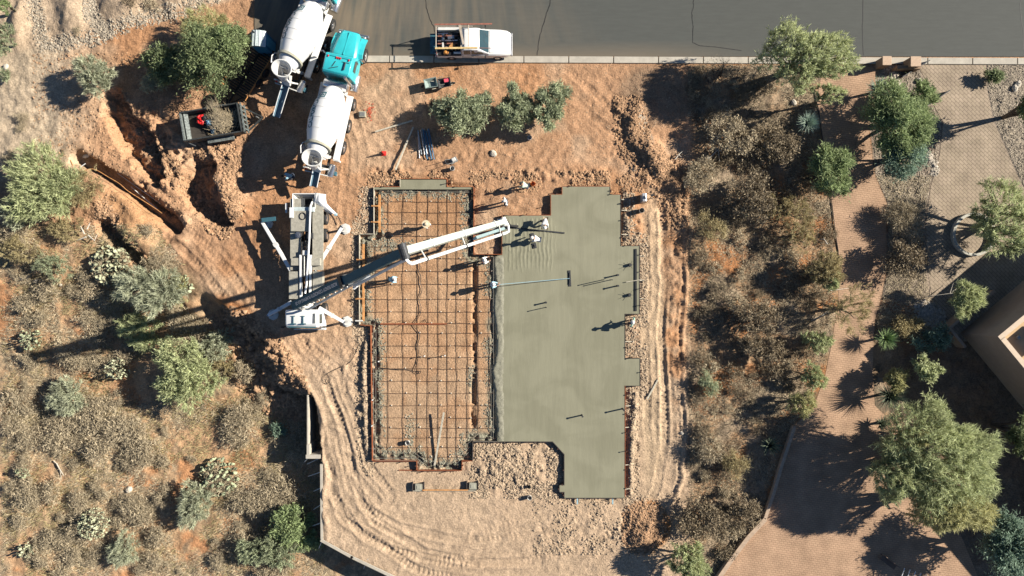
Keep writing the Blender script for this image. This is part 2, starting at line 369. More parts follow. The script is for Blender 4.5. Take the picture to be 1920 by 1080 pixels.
    mixc((.25,.24,.18), (1-ss(smudge(Uw,Vw,730,460,60,14,0),.6,1.0))*(sp<0)*.8); mixc((.25,.24,.18), (1-ss(smudge(Uw,Vw,900,820,30,20,0),.5,1.0))*(sp<0)*.7)
    mixc((.26,.24,.18), (1-ss(smudge(Uw,Vw,735,345,40,10,0),.5,1.0))*.8)
    mixc((.30,.27,.22), (1-ss(smudge(Uw,Vw,1205,240,14,46,-20),.5,1.0))*.9); mixc((.30,.27,.22), (1-ss(smudge(Uw,Vw,1195,300,14,40,10),.5,1.0))*.8)
    mixc((.43,.26,.14), (sp<0)*.5*ss(-sp,10,20)); mixc((.40,.225,.12), np.where(sp < 0, ss(fbm(X,Y,1.6,3,79), -.02,.12), 0)*.5*ss(-sp,16,24))
    v = 1+.35*fbm(X,Y,.5,3,401,.7)+.25*fbm(X,Y,5,3,402)
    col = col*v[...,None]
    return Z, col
def H(x, y):
    return float(height_color(np.array([[x]],float), np.array([[y]],float), False)[0,0])
def PX(u, v, z=0.0):
    x, y = W(u, v, z); return x, y

def make_terrain():
    def axis(r, step, far):
        c = list(np.arange(-r, r+1e-6, step)); s = step; p = r; out = []
        while p < far: s *= 1.35; p += s; out.append(p)
        return np.array([-q for q in out[::-1]]+c+out)
    xs = axis(41.5, .095, 900); ys = axis(24.5, .095, 900)
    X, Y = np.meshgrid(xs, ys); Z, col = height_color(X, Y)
    ny, nx = X.shape; me = bpy.data.meshes.new('ground')
    me.vertices.add(nx*ny); me.vertices.foreach_set('co', np.stack([X,Y,Z],-1).astype(np.float32).ravel())
    i = np.arange(ny-1)[:,None]*nx+np.arange(nx-1)[None,:]; q = np.stack([i,i+1,i+nx+1,i+nx],-1).reshape(-1,4)
    me.loops.add(q.size); me.loops.foreach_set('vertex_index', q.ravel().astype(np.int32))
    me.polygons.add(len(q)); me.polygons.foreach_set('loop_start', np.arange(0,q.size,4,dtype=np.int32))
    me.update(calc_edges=True)
    at = me.color_attributes.new('pigment','FLOAT_COLOR','POINT')
    at.data.foreach_set('color', np.concatenate([col, np.ones(col.shape[:2]+(1,))],-1).astype(np.float32).ravel())
    me.polygons.foreach_set('use_smooth', [True]*len(me.polygons))
    m = bpy.data.materials.new('soil'); m.use_nodes = True; n = m.node_tree; b = n.nodes['Principled BSDF']
    b.inputs['Roughness'].default_value = .95; b.inputs['Specular IOR Level'].default_value = .1
    a = n.nodes.new('ShaderNodeAttribute'); a.attribute_name = 'pigment'
    tc = n.nodes.new('ShaderNodeTexCoord')
    def noise(sc, det, lo, hi, rl=.35, rh=.65):
        z = n.nodes.new('ShaderNodeTexNoise'); z.inputs['Scale'].default_value = sc; z.inputs['Detail'].default_value = det; z.inputs['Roughness'].default_value=.7
        n.links.new(tc.outputs['Object'], z.inputs[0]); r = n.nodes.new('ShaderNodeMapRange')
        r.inputs[1].default_value=rl; r.inputs[2].default_value=rh; r.inputs[3].default_value=lo; r.inputs[4].default_value=hi
        n.links.new(z.outputs[0], r.inputs[0]); return z, r
    z1, r1 = noise(9, 3, .72, 1.22); z2, r2 = noise(1.3, 5, .85, 1.13)
    mu = n.nodes.new('ShaderNodeMath'); mu.operation='MULTIPLY'; n.links.new(r1.outputs[0], mu.inputs[0]); n.links.new(r2.outputs[0], mu.inputs[1])
    vm = n.nodes.new('ShaderNodeVectorMath'); vm.operation='SCALE'; n.links.new(a.outputs['Color'], vm.inputs[0]); n.links.new(mu.outputs[0], vm.inputs['Scale'])
    n.links.new(vm.outputs[0], b.inputs['Base Color'])
    z3, r3 = noise(7, 4, 0, 1, .2, .8); bp = n.nodes.new('ShaderNodeBump'); bp.inputs['Strength'].default_value=.75; bp.inputs['Distance'].default_value=.055
    n.links.new(r3.outputs[0], bp.inputs['Height']); n.links.new(bp.outputs[0], b.inputs['Normal'])
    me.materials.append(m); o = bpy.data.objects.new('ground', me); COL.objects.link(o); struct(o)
make_terrain()

# ------------------------------------------------------------------ road, kerb, driveways
def sheet(name, poly, z, m, thick=.03, px=True):
    P = [W(*p) for p in poly] if px else poly
    return struct(MB().prism(P, z-thick, z).build(name, m))
def nodes_new(m):
    n = m.node_tree; return n, n.nodes['Principled BSDF']
asph = mat('asphalt', (.074,.078,.070), .85, var=.06, vscale=3, bump=.25, bscale=60, stretch=(.25,1.6,1))
def asphalt_dust():
    n, b = nodes_new(asph)
    src = b.inputs['Base Color'].links[0].from_socket
    tc = n.nodes.new('ShaderNodeTexCoord'); mp = n.nodes.new('ShaderNodeMapping'); mp.inputs['Location'].default_value=(4.8,-58,0)
    n.links.new(tc.outputs['Object'], mp.inputs[0])
    nz = n.nodes.new('ShaderNodeTexNoise'); nz.inputs['Scale'].default_value=1.6; nz.inputs['Detail'].default_value=6; s0 = n.nodes.new('ShaderNodeSeparateXYZ'); n.links.new(mp.outputs[0], s0.inputs[0])
    at = n.nodes.new('ShaderNodeMath'); at.operation='ARCTAN2'; n.links.new(s0.outputs['X'], at.inputs[0]); n.links.new(s0.outputs['Y'], at.inputs[1])
    ln = n.nodes.new('ShaderNodeVectorMath'); ln.operation='LENGTH'; n.links.new(mp.outputs[0], ln.inputs[0])
    a15 = n.nodes.new('ShaderNodeMath'); a15.operation='MULTIPLY'; a15.inputs[1].default_value=38; n.links.new(at.outputs[0], a15.inputs[0])
    l15 = n.nodes.new('ShaderNodeMath'); l15.operation='MULTIPLY'; l15.inputs[1].default_value=.12; n.links.new(ln.outputs['Value'], l15.inputs[0])
    cb = n.nodes.new('ShaderNodeCombineXYZ'); n.links.new(a15.outputs[0], cb.inputs[0]); n.links.new(l15.outputs[0], cb.inputs[1]); n.links.new(cb.outputs[0], nz.inputs[0])
    sx = n.nodes.new('ShaderNodeSeparateXYZ'); n.links.new(tc.outputs['Object'], sx.inputs[0])
    # dust dragged off the site lies on the western end of the road and thins out to the east
    ad = n.nodes.new('ShaderNodeMath'); ad.operation='MULTIPLY_ADD'; n.links.new(sx.outputs['Y'], ad.inputs[0]); ad.inputs[1].default_value=.8; ad.inputs[2].default_value=-14
    su = n.nodes.new('ShaderNodeMath'); su.operation='ADD'; n.links.new(sx.outputs['X'], su.inputs[0]); n.links.new(ad.outputs[0], su.inputs[1])
    mr = n.nodes.new('ShaderNodeMapRange'); mr.inputs[1].default_value=-14; mr.inputs[2].default_value=9; mr.inputs[3].default_value=.95; mr.inputs[4].default_value=.0
    n.links.new(su.outputs[0], mr.inputs[0])
    r2 = n.nodes.new('ShaderNodeMapRange'); r2.inputs[1].default_value=.30; r2.inputs[2].default_value=.66; n.links.new(nz.outputs[0], r2.inputs[0])
    mu = n.nodes.new('ShaderNodeMath'); mu.operation='MULTIPLY'; n.links.new(mr.outputs[0], mu.inputs[0]); n.links.new(r2.outputs[0], mu.inputs[1])
    yy = n.nodes.new('ShaderNodeMapRange'); yy.inputs[1].default_value=18.6; yy.inputs[2].default_value=17.4; yy.inputs[3].default_value=0; yy.inputs[4].default_value=.5; n.links.new(sx.outputs['Y'], yy.inputs[0])
    xx = n.nodes.new('ShaderNodeMapRange'); xx.inputs[1].default_value=19; xx.inputs[2].default_value=10; n.links.new(sx.outputs['X'], xx.inputs[0])
    m2 = n.nodes.new('ShaderNodeMath'); m2.operation='MULTIPLY'; n.links.new(yy.outputs[0], m2.inputs[0]); n.links.new(xx.outputs[0], m2.inputs[1])
    mm = n.nodes.new('ShaderNodeMath'); mm.operation='MAXIMUM'; n.links.new(mu.outputs[0], mm.inputs[0]); n.links.new(m2.outputs[0], mm.inputs[1])
    mx = n.nodes.new('ShaderNodeMix'); mx.data_type='RGBA'; mx.inputs[7].default_value=(.215,.165,.11,1); n.links.new(mm.outputs[0], mx.inputs[0]); n.links.new(src, mx.inputs[6])
    n.links.new(mx.outputs[2], b.inputs['Base Color'])
asphalt_dust()
sheet('road', ROAD, .02, asph)
CRACK = mat('crack_sealant', (.018,.018,.018), .5, var=.3)
def ribbon(name, pts, w, z, m):
    P = [Vector((*W(*p),0)) for p in pts]; q = []
    Lf = []; Rt = []
    for i,p in enumerate(P):
        t = (P[min(i+1,len(P)-1)]-P[max(i-1,0)]).normalized(); s = Vector((-t.y,t.x,0))*w*(.5+.3*rnd.random())
        Lf.append((p+s)[:2]); Rt.append((p-s)[:2])
    return MB().prism([tuple(a) for a in Lf]+[tuple(a) for a in Rt[::-1]], z-.02, z).build(name, m)
for pts in ([(796,-20),(800,15),(808,40),(814,52),(818,80),(819,104)], [(1035,-20),(1030,10),(1020,40),(1012,70),(1007,104)], [(1301,-20),(1300,10),(1297,25),(1300,50),(1299,80),(1312,86)], [(1617,0),(1617,60),(1619,104)], [(1915,-20),(1912,20),(1918,60),(1919,104)], [(1312,86),(1340,88),(1368,92),(1390,95)]):
    pj = []
    for a,b in zip(pts[:-1],pts[1:]):
        for k in range(6): t=k/6; pj.append((a[0]+(b[0]-a[0])*t+rnd.uniform(-.9,.9), a[1]+(b[1]-a[1])*t))
    struct(ribbon('road_crack', pj+[pts[-1]], .038, .026, CRACK))
# kerb: separate cast lengths with real joints
x = 655; k = 0
while x < 1990:
    x2 = x+84 if x > 720 else 730
    a = W(x+.8, 105+(x-690)*.0035); b = W(x2-.8, 105+(x2-690)*.0035); c = W(x2-.8, 117+(x2-690)*.0035); d = W(x+.8, 117+(x-690)*.0035)
    struct(MB().prism([a,b,c,d], -.1, .10).build('kerb', KERBC, bevel=.02)); x = x2
def paver_mat(name, c1, c2, cm, ang, bw, bh):
    m = bpy.data.materials.new(name); m.use_nodes = True; n, b = nodes_new(m); b.inputs['Roughness'].default_value=.9; b.inputs['Specular IOR Level'].default_value=.15
    tc = n.nodes.new('ShaderNodeTexCoord'); mp = n.nodes.new('ShaderNodeMapping'); mp.inputs['Rotation'].default_value=(0,0,math.radians(ang)); n.links.new(tc.outputs['Object'], mp.inputs[0])
    br = n.nodes.new('ShaderNodeTexBrick'); br.inputs['Scale'].default_value=1; br.inputs['Brick Width'].default_value=bw; br.inputs['Row Height'].default_value=bh; br.inputs['Mortar Size'].default_value=.022
    br.inputs['Color1'].default_value=(*c1,1); br.inputs['Color2'].default_value=(*c2,1); br.inputs['Mortar'].default_value=(*cm,1)
    n.links.new(mp.outputs[0], br.inputs[0])
    nz = n.nodes.new('ShaderNodeTexNoise'); nz.inputs['Scale'].default_value=.8; nz.inputs['Detail'].default_value=8; n.links.new(tc.outputs['Object'], nz.inputs[0])
    mr = n.nodes.new('ShaderNodeMapRange'); mr.inputs[1].default_value=.3; mr.inputs[2].default_value=.7; mr.inputs[3].default_value=.78; mr.inputs[4].default_value=1.2; n.links.new(nz.outputs[0], mr.inputs[0])
    vm = n.nodes.new('ShaderNodeVectorMath'); vm.operation='SCALE'; n.links.new(br.outputs[0], vm.inputs[0]); n.links.new(mr.outputs[0], vm.inputs['Scale']); n.links.new(vm.outputs[0], b.inputs['Base Color'])
    bp = n.nodes.new('ShaderNodeBump'); bp.inputs['Strength'].default_value=.5; bp.inputs['Distance'].default_value=.03; bp.invert=True; n.links.new(br.outputs['Fac'], bp.inputs['Height']); n.links.new(bp.outputs[0], b.inputs['Normal'])
    return m
PAV1 = paver_mat('tan_pavers', (.43,.285,.185), (.40,.26,.17), (.32,.21,.135), 8, .30, .16)
PAV2 = paver_mat('grey_pavers', (.36,.285,.21), (.33,.265,.19), (.22,.175,.13), 45, .44, .22)
struct(sheet('driveway', DRIVE1, .012, PAV1)); o = sheet('driveway', DRIVE2, .016, PAV2)

# ------------------------------------------------------------------ slab
SLAB = mat('fresh_concrete', (.235,.226,.155), .5, var=.05, vscale=1.2, bump=.2, bscale=7, spec=.3, stretch=(3.2,.25,1))
def make_slab():
    xs = np.arange(W(925,0)[0], W(1200,0)[0], .11); ys = np.arange(W(0,935)[1], W(0,345)[1], .11)
    P = [W(*p) for p in POUR]
    mb = MB().prism(P, -.02, .30)
    o = mb.build('slab', SLAB); struct(o)
    n_, b_ = nodes_new(SLAB); src = b_.inputs['Base Color'].links[0].from_socket      # bleed water: damp patches, darker and glossier
    tc = n_.nodes.new('ShaderNodeTexCoord'); z_ = n_.nodes.new('ShaderNodeTexNoise'); z_.inputs['Scale'].default_value=.33; z_.inputs['Detail'].default_value=5; z_.inputs['Distortion'].default_value=1.2; n_.links.new(tc.outputs['Object'], z_.inputs[0])
    r_ = n_.nodes.new('ShaderNodeMapRange'); r_.inputs[1].default_value=.42; r_.inputs[2].default_value=.60; r_.inputs[3].default_value=1.04; r_.inputs[4].default_value=.95; n_.links.new(z_.outputs[0], r_.inputs[0])
    v_ = n_.nodes.new('ShaderNodeVectorMath'); v_.operation='SCALE'; n_.links.new(src, v_.inputs[0]); n_.links.new(r_.outputs[0], v_.inputs['Scale']); n_.links.new(v_.outputs[0], b_.inputs['Base Color'])
    q_ = n_.nodes.new('ShaderNodeMapRange'); q_.inputs[1].default_value=.42; q_.inputs[2].default_value=.60; q_.inputs[3].default_value=.62; q_.inputs[4].default_value=.38; n_.links.new(z_.outputs[0], q_.inputs[0]); n_.links.new(q_.outputs[0], b_.inputs['Roughness'])
    # ragged unscreeded edge of the pour: a strip of heaped wet mix
    X, Y = np.meshgrid(np.arange(W(919,0)[0], W(950,0)[0], .08), np.arange(W(0,825)[1], W(0,479)[1], .08))
    U = 960+25*X; V = 540-25*Y
    e = 927+fbm(X,Y,1.6,3,500)*16
    t = ss(U-e, 0, 9)*(1-ss(U, 941, 947)); z = .0+.30*ss(U-e,-2,5)+t*(fbm(X,Y,.3,3,501,.7)*.10+.03)-.012*ss(U,939,946); z = np.where(U < e-4, -.2, z)
    ny,nx = X.shape; vs = np.stack([X,Y,z],-1).reshape(-1,3); i = np.arange(ny-1)[:,None]*nx+np.arange(nx-1)[None,:]; q = np.stack([i,i+1,i+nx+1,i+nx],-1).reshape(-1,4)
    m = MB(); m.v = [tuple(a) for a in vs]; m.f = [tuple(a) for a in q.tolist()]
    o2 = m.build('slab_edge', mat('wet_heaped_concrete', (.235,.225,.165), .6, var=.2, vscale=8, bump=.5), smooth=True); struct(o2)
    # freshly placed, unfinished corner north of the float line
    X, Y = np.meshgrid(np.arange(W(944,0)[0], W(1062,0)[0], .09), np.arange(W(0,520)[1], W(0,408)[1], .09))
    U = 960+25*X; V = 540-25*Y; e = ss(U,944,952)*(1-ss(U+fbm(X,Y,1.5,3,510)*30,1035,1056))*(1-ss(V,495,518))*ss(V,407,414)
    z = .296+e*(.012+.05*fbm(X,Y,.35,3,511,.7)+.02*np.sin(X*22+fbm(X,Y,1,2,512)*6))
    ny,nx = X.shape; vs = np.stack([X,Y,z],-1).reshape(-1,3); i = np.arange(ny-1)[:,None]*nx+np.arange(nx-1)[None,:]; q = np.stack([i,i+1,i+nx+1,i+nx],-1).reshape(-1,4)
    m = MB(); m.v = [tuple(a) for a in vs]; m.f = [tuple(a) for a in q.tolist()]
    o3 = m.build('slab_surface', SLAB, smooth=True); struct(o3)
    # pour on the north strip over the footing
    n = MB().prism([W(*p) for p in [(752,338),(838,338),(838,351),(884,351),(884,356),(703,356),(703,351),(752,351)]], -.02, .28).build('footing', SLAB); struct(n)
make_slab()
# ------------------------------------------------------------------ formwork
def board(p, q, z0, z1, m, name, label, cat, group, th=.045):
    P = Vector((*W(*p),0)); Q = Vector((*W(*q),0)); L = (Q-P).length; c = (P+Q)/2
    o = MB().box((0,0,(z1-z0)/2), (L, th, z1-z0)).build(name, m, bevel=.006, loc=(c.x,c.y,z0), rz=math.atan2(Q.y-P.y, Q.x-P.x))
    return tag(o, label, cat, group)
def off(p, q, d):   # move an edge outward (outline runs clockwise on screen)
    dx, dy = q[0]-p[0], q[1]-p[1]; l = math.hypot(dx,dy); nx, ny = dy/l*d, -dx/l*d
    return (p[0]+nx, p[1]+ny), (q[0]+nx, q[1]+ny)
stake_proto = None
def stake(u, v, z=0.0, h=.55, ang=0.0, lab='short steel form stake driven beside the slab formwork'):
    global stake_proto
    x, y = W(u, v)
    if stake_proto is None:
        o = MB().box((0,0,.0),(.045,.045,.5),taper=(1,1)).box((0,0,.26),(.075,.075,.03)).build('form_stake', RUST)
        stake_proto = tag(o, lab, 'stake', 'stakes holding the formwork'); s = o
    else:
        s = stake_proto.copy(); COL.objects.link(s); s['label'] = lab
    s.location = (x, y, z+h/2-.05); s.scale = (1,1,h/.5); s.rotation_euler = (rnd.uniform(-.06,.06), rnd.uniform(-.06,.06), ang)
    return s
RIGHT = set(range(3,12))
wet = {'east':'dark wet form board along the east edge of the grey slab','south':'thin form board along the stepped south edge of the grey slab','west':'rust red form board on the west side of the rebar pit','north':'form board along the north edge of the foundation','mid':'form board boxing the square soil gap beside the boom tip'}
n = len(OUT)
for i in range(n):
    p, q = OUT[i], OUT[(i+1)%n]
    L = math.hypot(q[0]-p[0], q[1]-p[1])
    if L < 8: continue
    horiz = abs(p[1]-q[1]) < 2; mu, mv = (p[0]+q[0])/2, (p[1]+q[1])/2
    side = 'east' if mu > 1140 and not horiz else 'mid' if 886 < mu < 960 and mv < 500 else 'south' if mv > 815 else 'north' if mv < 410 and horiz else 'west' if mu < 780 else 'east'
    m = {'east':FORM_R if rnd.random()<.5 else FORM_D,'south':FORM_D if mu>880 else FORM_R,'west':FORM_R if mv>600 else WOOD,'north':FORM_R,'mid':FORM_R}[side]
    a, b = off(p, q, .7); segs = max(1, round(L/120))
    for k in range(segs):
        a2 = (a[0]+(b[0]-a[0])*k/segs, a[1]+(b[1]-a[1])*k/segs); b2 = (a[0]+(b[0]-a[0])*((k+1)/segs-.004), a[1]+(b[1]-a[1])*((k+1)/segs-.004))
        board(a2, b2, -.05, .315, m, 'form_board', wet[side], 'board', 'boards of the foundation formwork')
    c, d = off(p, q, 2.4); ns = max(1, int(L/30))
    for k in range(ns):
        t = (k+.5)/ns; stake(c[0]+(d[0]-c[0])*t, c[1]+(d[1]-c[1])*t, 0, rnd.choice((.42,.45,.5,.62)), math.atan2(-(q[1]-p[1]), q[0]-p[0]))
# kicker braces on the west and east sides
kp = None
for (u, v, d) in [(696,372,-1),(696,387,-1),(696,417,-1),(671,456,-1),(671,487,-1),(671,510,-1),(671,560,-1),(671,585,-1),(690,660,-1),(690,700,-1),(690,745,-1),(690,795,-1),(690,840,-1),(1177,375,1),(1177,395,1),(1177,440,1),(1204,480,1),(1204,526,1),(1204,560,1),(1184,640,1),(1184,760,1),(1184,800,1),(1184,870,1),(1184,915,1)]:
    if kp is None:
        kp = MB().beam((0,0,0),(.62,0,.26),.04,.08).box((0,0,-.05),(.05,.09,.34)).build('form_brace', WOOD)
        tag(kp,'short wooden brace propping the west form boards','brace','braces propping the formwork'); s = kp
    else: s = kp.copy(); COL.objects.link(s)
    if d > 0: s['label'] = 'short wooden brace propping the east form boards of the slab'
    x,y = W(u,v); s.location = (x-(.10 if d<0 else -.10), y, 0.02); s.rotation_euler = (0,0,0 if d<0 else math.pi)
# bright inner boards on the west footing
for p,q,lab in [((713,366),(713,436),'orange lumber laid along the north west footing'),((683,458),(683,602),'long orange lumber laid along the west footing trench')]:
    board(p,q,.24,.33,FORM_O,'lumber',lab,'lumber','orange lumber over the west footing',.16)
for v,u0,u1 in [(387,698,712),(417,697,712),(487,670,684),(560,668,684),(601,668,682)]:
    board((u0,v),(u1,v),.27,.35,FORM_O if v<600 else WHITE_D,'cleat','short cleat tying the orange lumber across the west footing at %s'%{387:'its north end',417:'the second crossing',487:'the knee of the formwork',560:'the third crossing',601:'the lower corner, painted white'}[v],'lumber','cleats over the west footing',.1)
# the thick red bar across the pit and other loose boards
def loose(name, p, q, z, w, h, m, lab, cat, z2=None, group=None):
    P = Vector((*W(*p),z)); Q = Vector((*W(*q), z if z2 is None else z2)); o = MB().beam((0,0,0), Q-P, w, h).build(name, m, bevel=.006, loc=P)
    return tag(o, lab, cat, group)
loose('board',(714,607),(838,607),.20,.10,.14,FORM_R,'rust red board lying across the rebar mesh','board')
loose('board',(748,881),(862,882),.05,.06,.14,FORM_R,'red board on edge below the stepped south form','board')
loose('board',(793,917),(878,917),.28,.10,.05,FORM_O,'orange board joining the two small concrete piers','board')
loose('board',(775,919),(893,919),.12,.05,.20,WOOD,'grey board along the south side of the two piers','board')
loose('board',(815,872),(834,770),.14,.14,.06,WOOD,'long pale board leaning across the mesh at the south end','board',.75)
loose('board',(1213,748),(1233,712),.08,.12,.06,WOOD,'short white plank lying on the east track','board')
loose('board',(704,248),(774,227),.15,.11,.08,WOOD,'grey timber lying west of the pipe bundle','board')
loose('board',(743,320),(775,239),.35,.12,.09,WOOD,'long grey timber propped south of the other one','board',.10)
loose('board',(1060,931),(1168,933),.02,.04,.24,FORM_D,'dark board along the south end of the slab','board')
for i,(u,v) in enumerate([(1082,937),(1148,937)]):
    loose('batten',(u,v-5),(u,v+7),.18,.10,.05,mat('pale_blue_paint',(.30,.45,.50),.5),'pale blue batten at the south end of the slab, %s'%('west one' if i==0 else 'east one'),'batten',None,'pale blue battens')
pm = None
for u,v,lab in [(786,912,'small square concrete pier at the west end of the orange board'),(887,910,'small square concrete pier at the east end of the orange board')]:
    x,y = W(u,v); t = MB().box((0,0,.12),(.55,.5,.30),taper=(.97,.97)).box((0,0,.28),(.30,.28,.03)).build('pier', CONC, bevel=.015, loc=(x,y,0)); tag(t,lab,'pier','small concrete piers')
    for k,(du,dw) in enumerate([(-11.5,0),(9.5,0)]): board((u+du,v-9),(u+du,v+8),-.02,.30,FORM_D,'form_board','dark side board of the %s pier, %s side'%('west' if u<800 else 'east','west' if k==0 else 'east'),'board','boards of the foundation formwork')

# ------------------------------------------------------------------ rebar mesh and its spacers
GX = [705.6,729,757,783.5,803.5,823,840,857.3,877,897.5,918]; GY = [379,399,421,443,463,485,509,533.5,561,584.7,606.7,624.8,648.4,669.5,691,714,737,760,783,801.6,820,838,856]
def pit_span_y(u):
    s = []
    for v in range(353, 882, 3):
        s.append((v, bool(inside(np.array([float(u)]), np.array([float(v)]), PIT)[0])))
    r = []; st = None
    for v, i in s:
        if i and st is None: st = v
        if not i and st is not None: r.append((st, v-3)); st = None
    if st is not None: r.append((st, 879))
    return r
def pit_span_x(v):
    ins = [u for u in range(670, 932, 2) if inside(np.array([float(u)]), np.array([float(v)]), PIT)[0]]
    return (ins[0], ins[-1]) if ins else None
mesh_root = thing('rebar_mesh','tied grid of rusty rebar over the open foundation pit','rebar mesh',(*W(805,620),.2))
def wl(pts): return [(a-mesh_root.location.x, b-mesh_root.location.y, c-mesh_root.location.z) for a,b,c in pts]
for u in GX:
    for a,b in pit_span_y(u):
        if b-a < 20: continue
        pts = [(*W(u+rnd.uniform(-.9,.9), v), .185+rnd.uniform(-.012,.012)) for v in np.linspace(a+2,b-2,max(3,int((b-a)/22)))]
        MB().tube(wl(pts), .016, 5).build('rebar', RUST, mesh_root)
for v in GY:
    s = pit_span_x(v)
    if not s: continue
    pts = [(*W(u, v+rnd.uniform(-.8,.8)), .205+rnd.uniform(-.012,.012)) for u in np.linspace(s[0]+2,s[1]-1,10)]
    MB().tube(wl(pts), .015, 5).build('rebar', RUST, mesh_root)
sp0 = None
SPM = mat('spacer_mortar',(.62,.56,.46),.8,var=.2)
for iv, v in enumerate(GY):
    for iu, u in enumerate(GX):
        if (iu+iv) % 2 or u < 720 or (884<u<892): continue
        uu, vv = u+5+rnd.uniform(-1.5,1.5), v-1+rnd.uniform(-1,1)
        if sdf(np.array([uu]), np.array([vv]), PIT)[0] > -8: continue
        x,y = W(uu,vv)
        if sp0 is None:
            sp0 = MB().box((0,0,.0),(.085,.085,.07),taper=(.75,.75)).tube([(-.02,0,.03),(-.03,0,.09),(.03,0,.09),(.02,0,.03)],.004,4).build('spacer_block', SPM, bevel=.008); tag(sp0,'small pale mortar spacer block under the rebar mesh','spacer','mortar spacer blocks under the mesh'); s = sp0
        else: s = sp0.copy(); COL.objects.link(s)
        s.location = (x,y,.165); s.rotation_euler = (0,0,rnd.random()*3); s.scale = [rnd.uniform(.8,1.1)]*3
# bundles of footing bars and hairpins at the steps
def bars(name, lab, segs, r=.014, m=None, cat='rebar', z=.22, group=None):
    x0, y0 = W(*segs[0][0]); mb = MB()
    for s in segs:
        pts = [(*W(u,v), z+rnd.uniform(-.02,.05)) for u,v in s]; mb.tube([(a-x0,b-y0,c-z) for a,b,c in pts], r, 4)
    return tag(mb.build(name, m or mat('grey_bar',(.35,.33,.27),.6,.3), loc=(x0,y0,z)), lab, cat, group)
bars('rebar_bundle','pair of long footing bars along the east side of the pit',[[(925.5,482),(925,600),(926,700),(925,822)],[(920,650),(921,740),(921,822)]])
bars('rebar_bundle','long grey bars along the west footing below the knee',[[(706,616),(706,700),(705,856)],[(702,616),(701,740),(702,858)]])
bars('rebar_bundle','long grey bars along the north footing',[[(712,359),(790,360),(880,359)],[(712,363),(800,363),(880,362)],[(705,356),(884,355)]])
bars('rebar_bundle','crossed corner bars at the south west step',[[(772,850),(796,868)],[(776,846),(800,864)],[(768,853),(792,872)],[(705,858),(782,857)],[(705,862),(782,862)]])
bars('rebar_bundle','crossed corner bars at the south east step',[[(856,868),(880,846)],[(852,864),(876,842)],[(884,825),(897,811)],[(876,832),(890,819)],[(888,826),(935,826)]])
bars('rebar_bundle','crossed corner bars at the inner north west corner',[[(716,368),(730,382)],[(719,366),(733,380)],[(722,363),(734,376)]])
bars('rebar_bundle','bars bent over the red board across the mesh',[[(738,618),(752,610),(764,600)],[(756,606),(763,602)],[(788,608),(800,598)],[(793,608),(803,597),(805,606)],[(730,604),(738,600)],[(745,604),(757,600)]],m=RUST)
def wob(pts, amp, k=4):
    o = []
    for a,b in zip(pts[:-1],pts[1:]):
        for i in range(k): t=i/k; o.append((a[0]+(b[0]-a[0])*t+rnd.uniform(-amp,amp), a[1]+(b[1]-a[1])*t+rnd.uniform(-amp,amp)))
    return o+[pts[-1]]
def cable(name, lab, pts, z, r, m, cat):
    P = [(*W(*p), z+rnd.uniform(0,.02)) for p in pts]
    # smooth
    Q = []
    for i in range(len(P)-1):
        p0 = Vector(P[max(i-1,0)]); p1 = Vector(P[i]); p2 = Vector(P[i+1]); p3 = Vector(P[min(i+2,len(P)-1)])
        for t in (0,.25,.5,.75): Q.append(.5*((2*p1)+(-p0+p2)*t+(2*p0-5*p1+4*p2-p3)*t*t+(-p0+3*p1-3*p2+p3)*t**3))
    Q.append(Vector(P[-1])); c = Q[0].copy()
    return tag(MB().tube([q-c for q in Q], r, 5).build(name, m, loc=c), lab, cat)
cable('cable','wavy black cable running down the middle of the mesh',[(784,485),(788,500),(785,509),(790,518),(789,530),(792,544),(786,560),(790,575),(788,590),(778,604),(776,610),(785,622),(788,630),(784,648),(786,663),(783,680),(778,694),(790,696),(784,700),(770,693),(745,692),(705,688)],.22,.022,BLACK,'cable')
cable('cable','thin black cord coiling on the soil beside the west forms',[(667,628),(672,640),(668,660),(655,680),(635,690),(618,698),(606,708),(608,718),(616,719),(612,710)],.05,.018,BLACK,'cable')
cable('hose','thin hose trailing from the pump tail to its rear outrigger',[(618,394),(630,400),(638,412),(642,420)],.25,.03,BLACK,'hose')
for i,(u,v,h,lab) in enumerate([(1023,567,.45,'short pipe stub standing in the grey slab, north of the pair'),(1023,576,.75,'taller pipe stub standing in the grey slab, south of the pair'),(1128,525,1.0,'thin pipe stub in the slab, west of the east group'),(1143,525,1.1,'thin pipe stub in the slab, middle of the east group'),(1156,516,.5,'thick pipe stub in the slab, north of the east group'),(1156,536,.55,'thick pipe stub in the slab, south of the east group'),(1090,777,.6,'capped pipe stub standing alone in the southern slab'),(1166,765,.7,'pipe stub at the south east edge of the slab')]):
    x,y = W(u,v); r = .03 if 'thin' in lab or 'taller' in lab else .055
    o = MB().cyl((0,0,0),(0,0,h),r,n=10).cyl((0,0,h),(0,0,h+.04),r*1.35,n=10).cyl((0,0,0),(0,0,.03),r*1.5,n=10).build('pipe_stub', DKSTEEL, loc=(x,y,.28)); tag(o,lab,'pipe','pipe stubs standing in the slab')
for i,(u,v) in enumerate([(1180,497),(1179,553)]):
    x,y = W(u,v); t = thing('anchor_cage','wire anchor cage in the slab by the east notch, %s one'%('north','south')[i],'anchor',(x,y,.3),0,'anchor cages')
    MB().cyl((0,0,0),(0,0,.25),.14,.11,n=8).build('plate', DKSTEEL, t)
    m = MB()
    for k in range(5): a=k*1.26; m.tube([(.1*math.cos(a),.1*math.sin(a),.2),(.32*math.cos(a),.3*math.sin(a),.34)],.012,4)
    m.build('wire', DKSTEEL, t)
o = MB()
o = loose('channel_form',(1190.5,467),(1190.5,583),.31,.16,.10,BLACK,'long black channel strip set in the slab by its east notch','form strip')
for v in (526,):
    loose('batten',(1172,529),(1202,524),.42,.05,.05,WOOD,'thin batten crossing the black channel strip','batten')
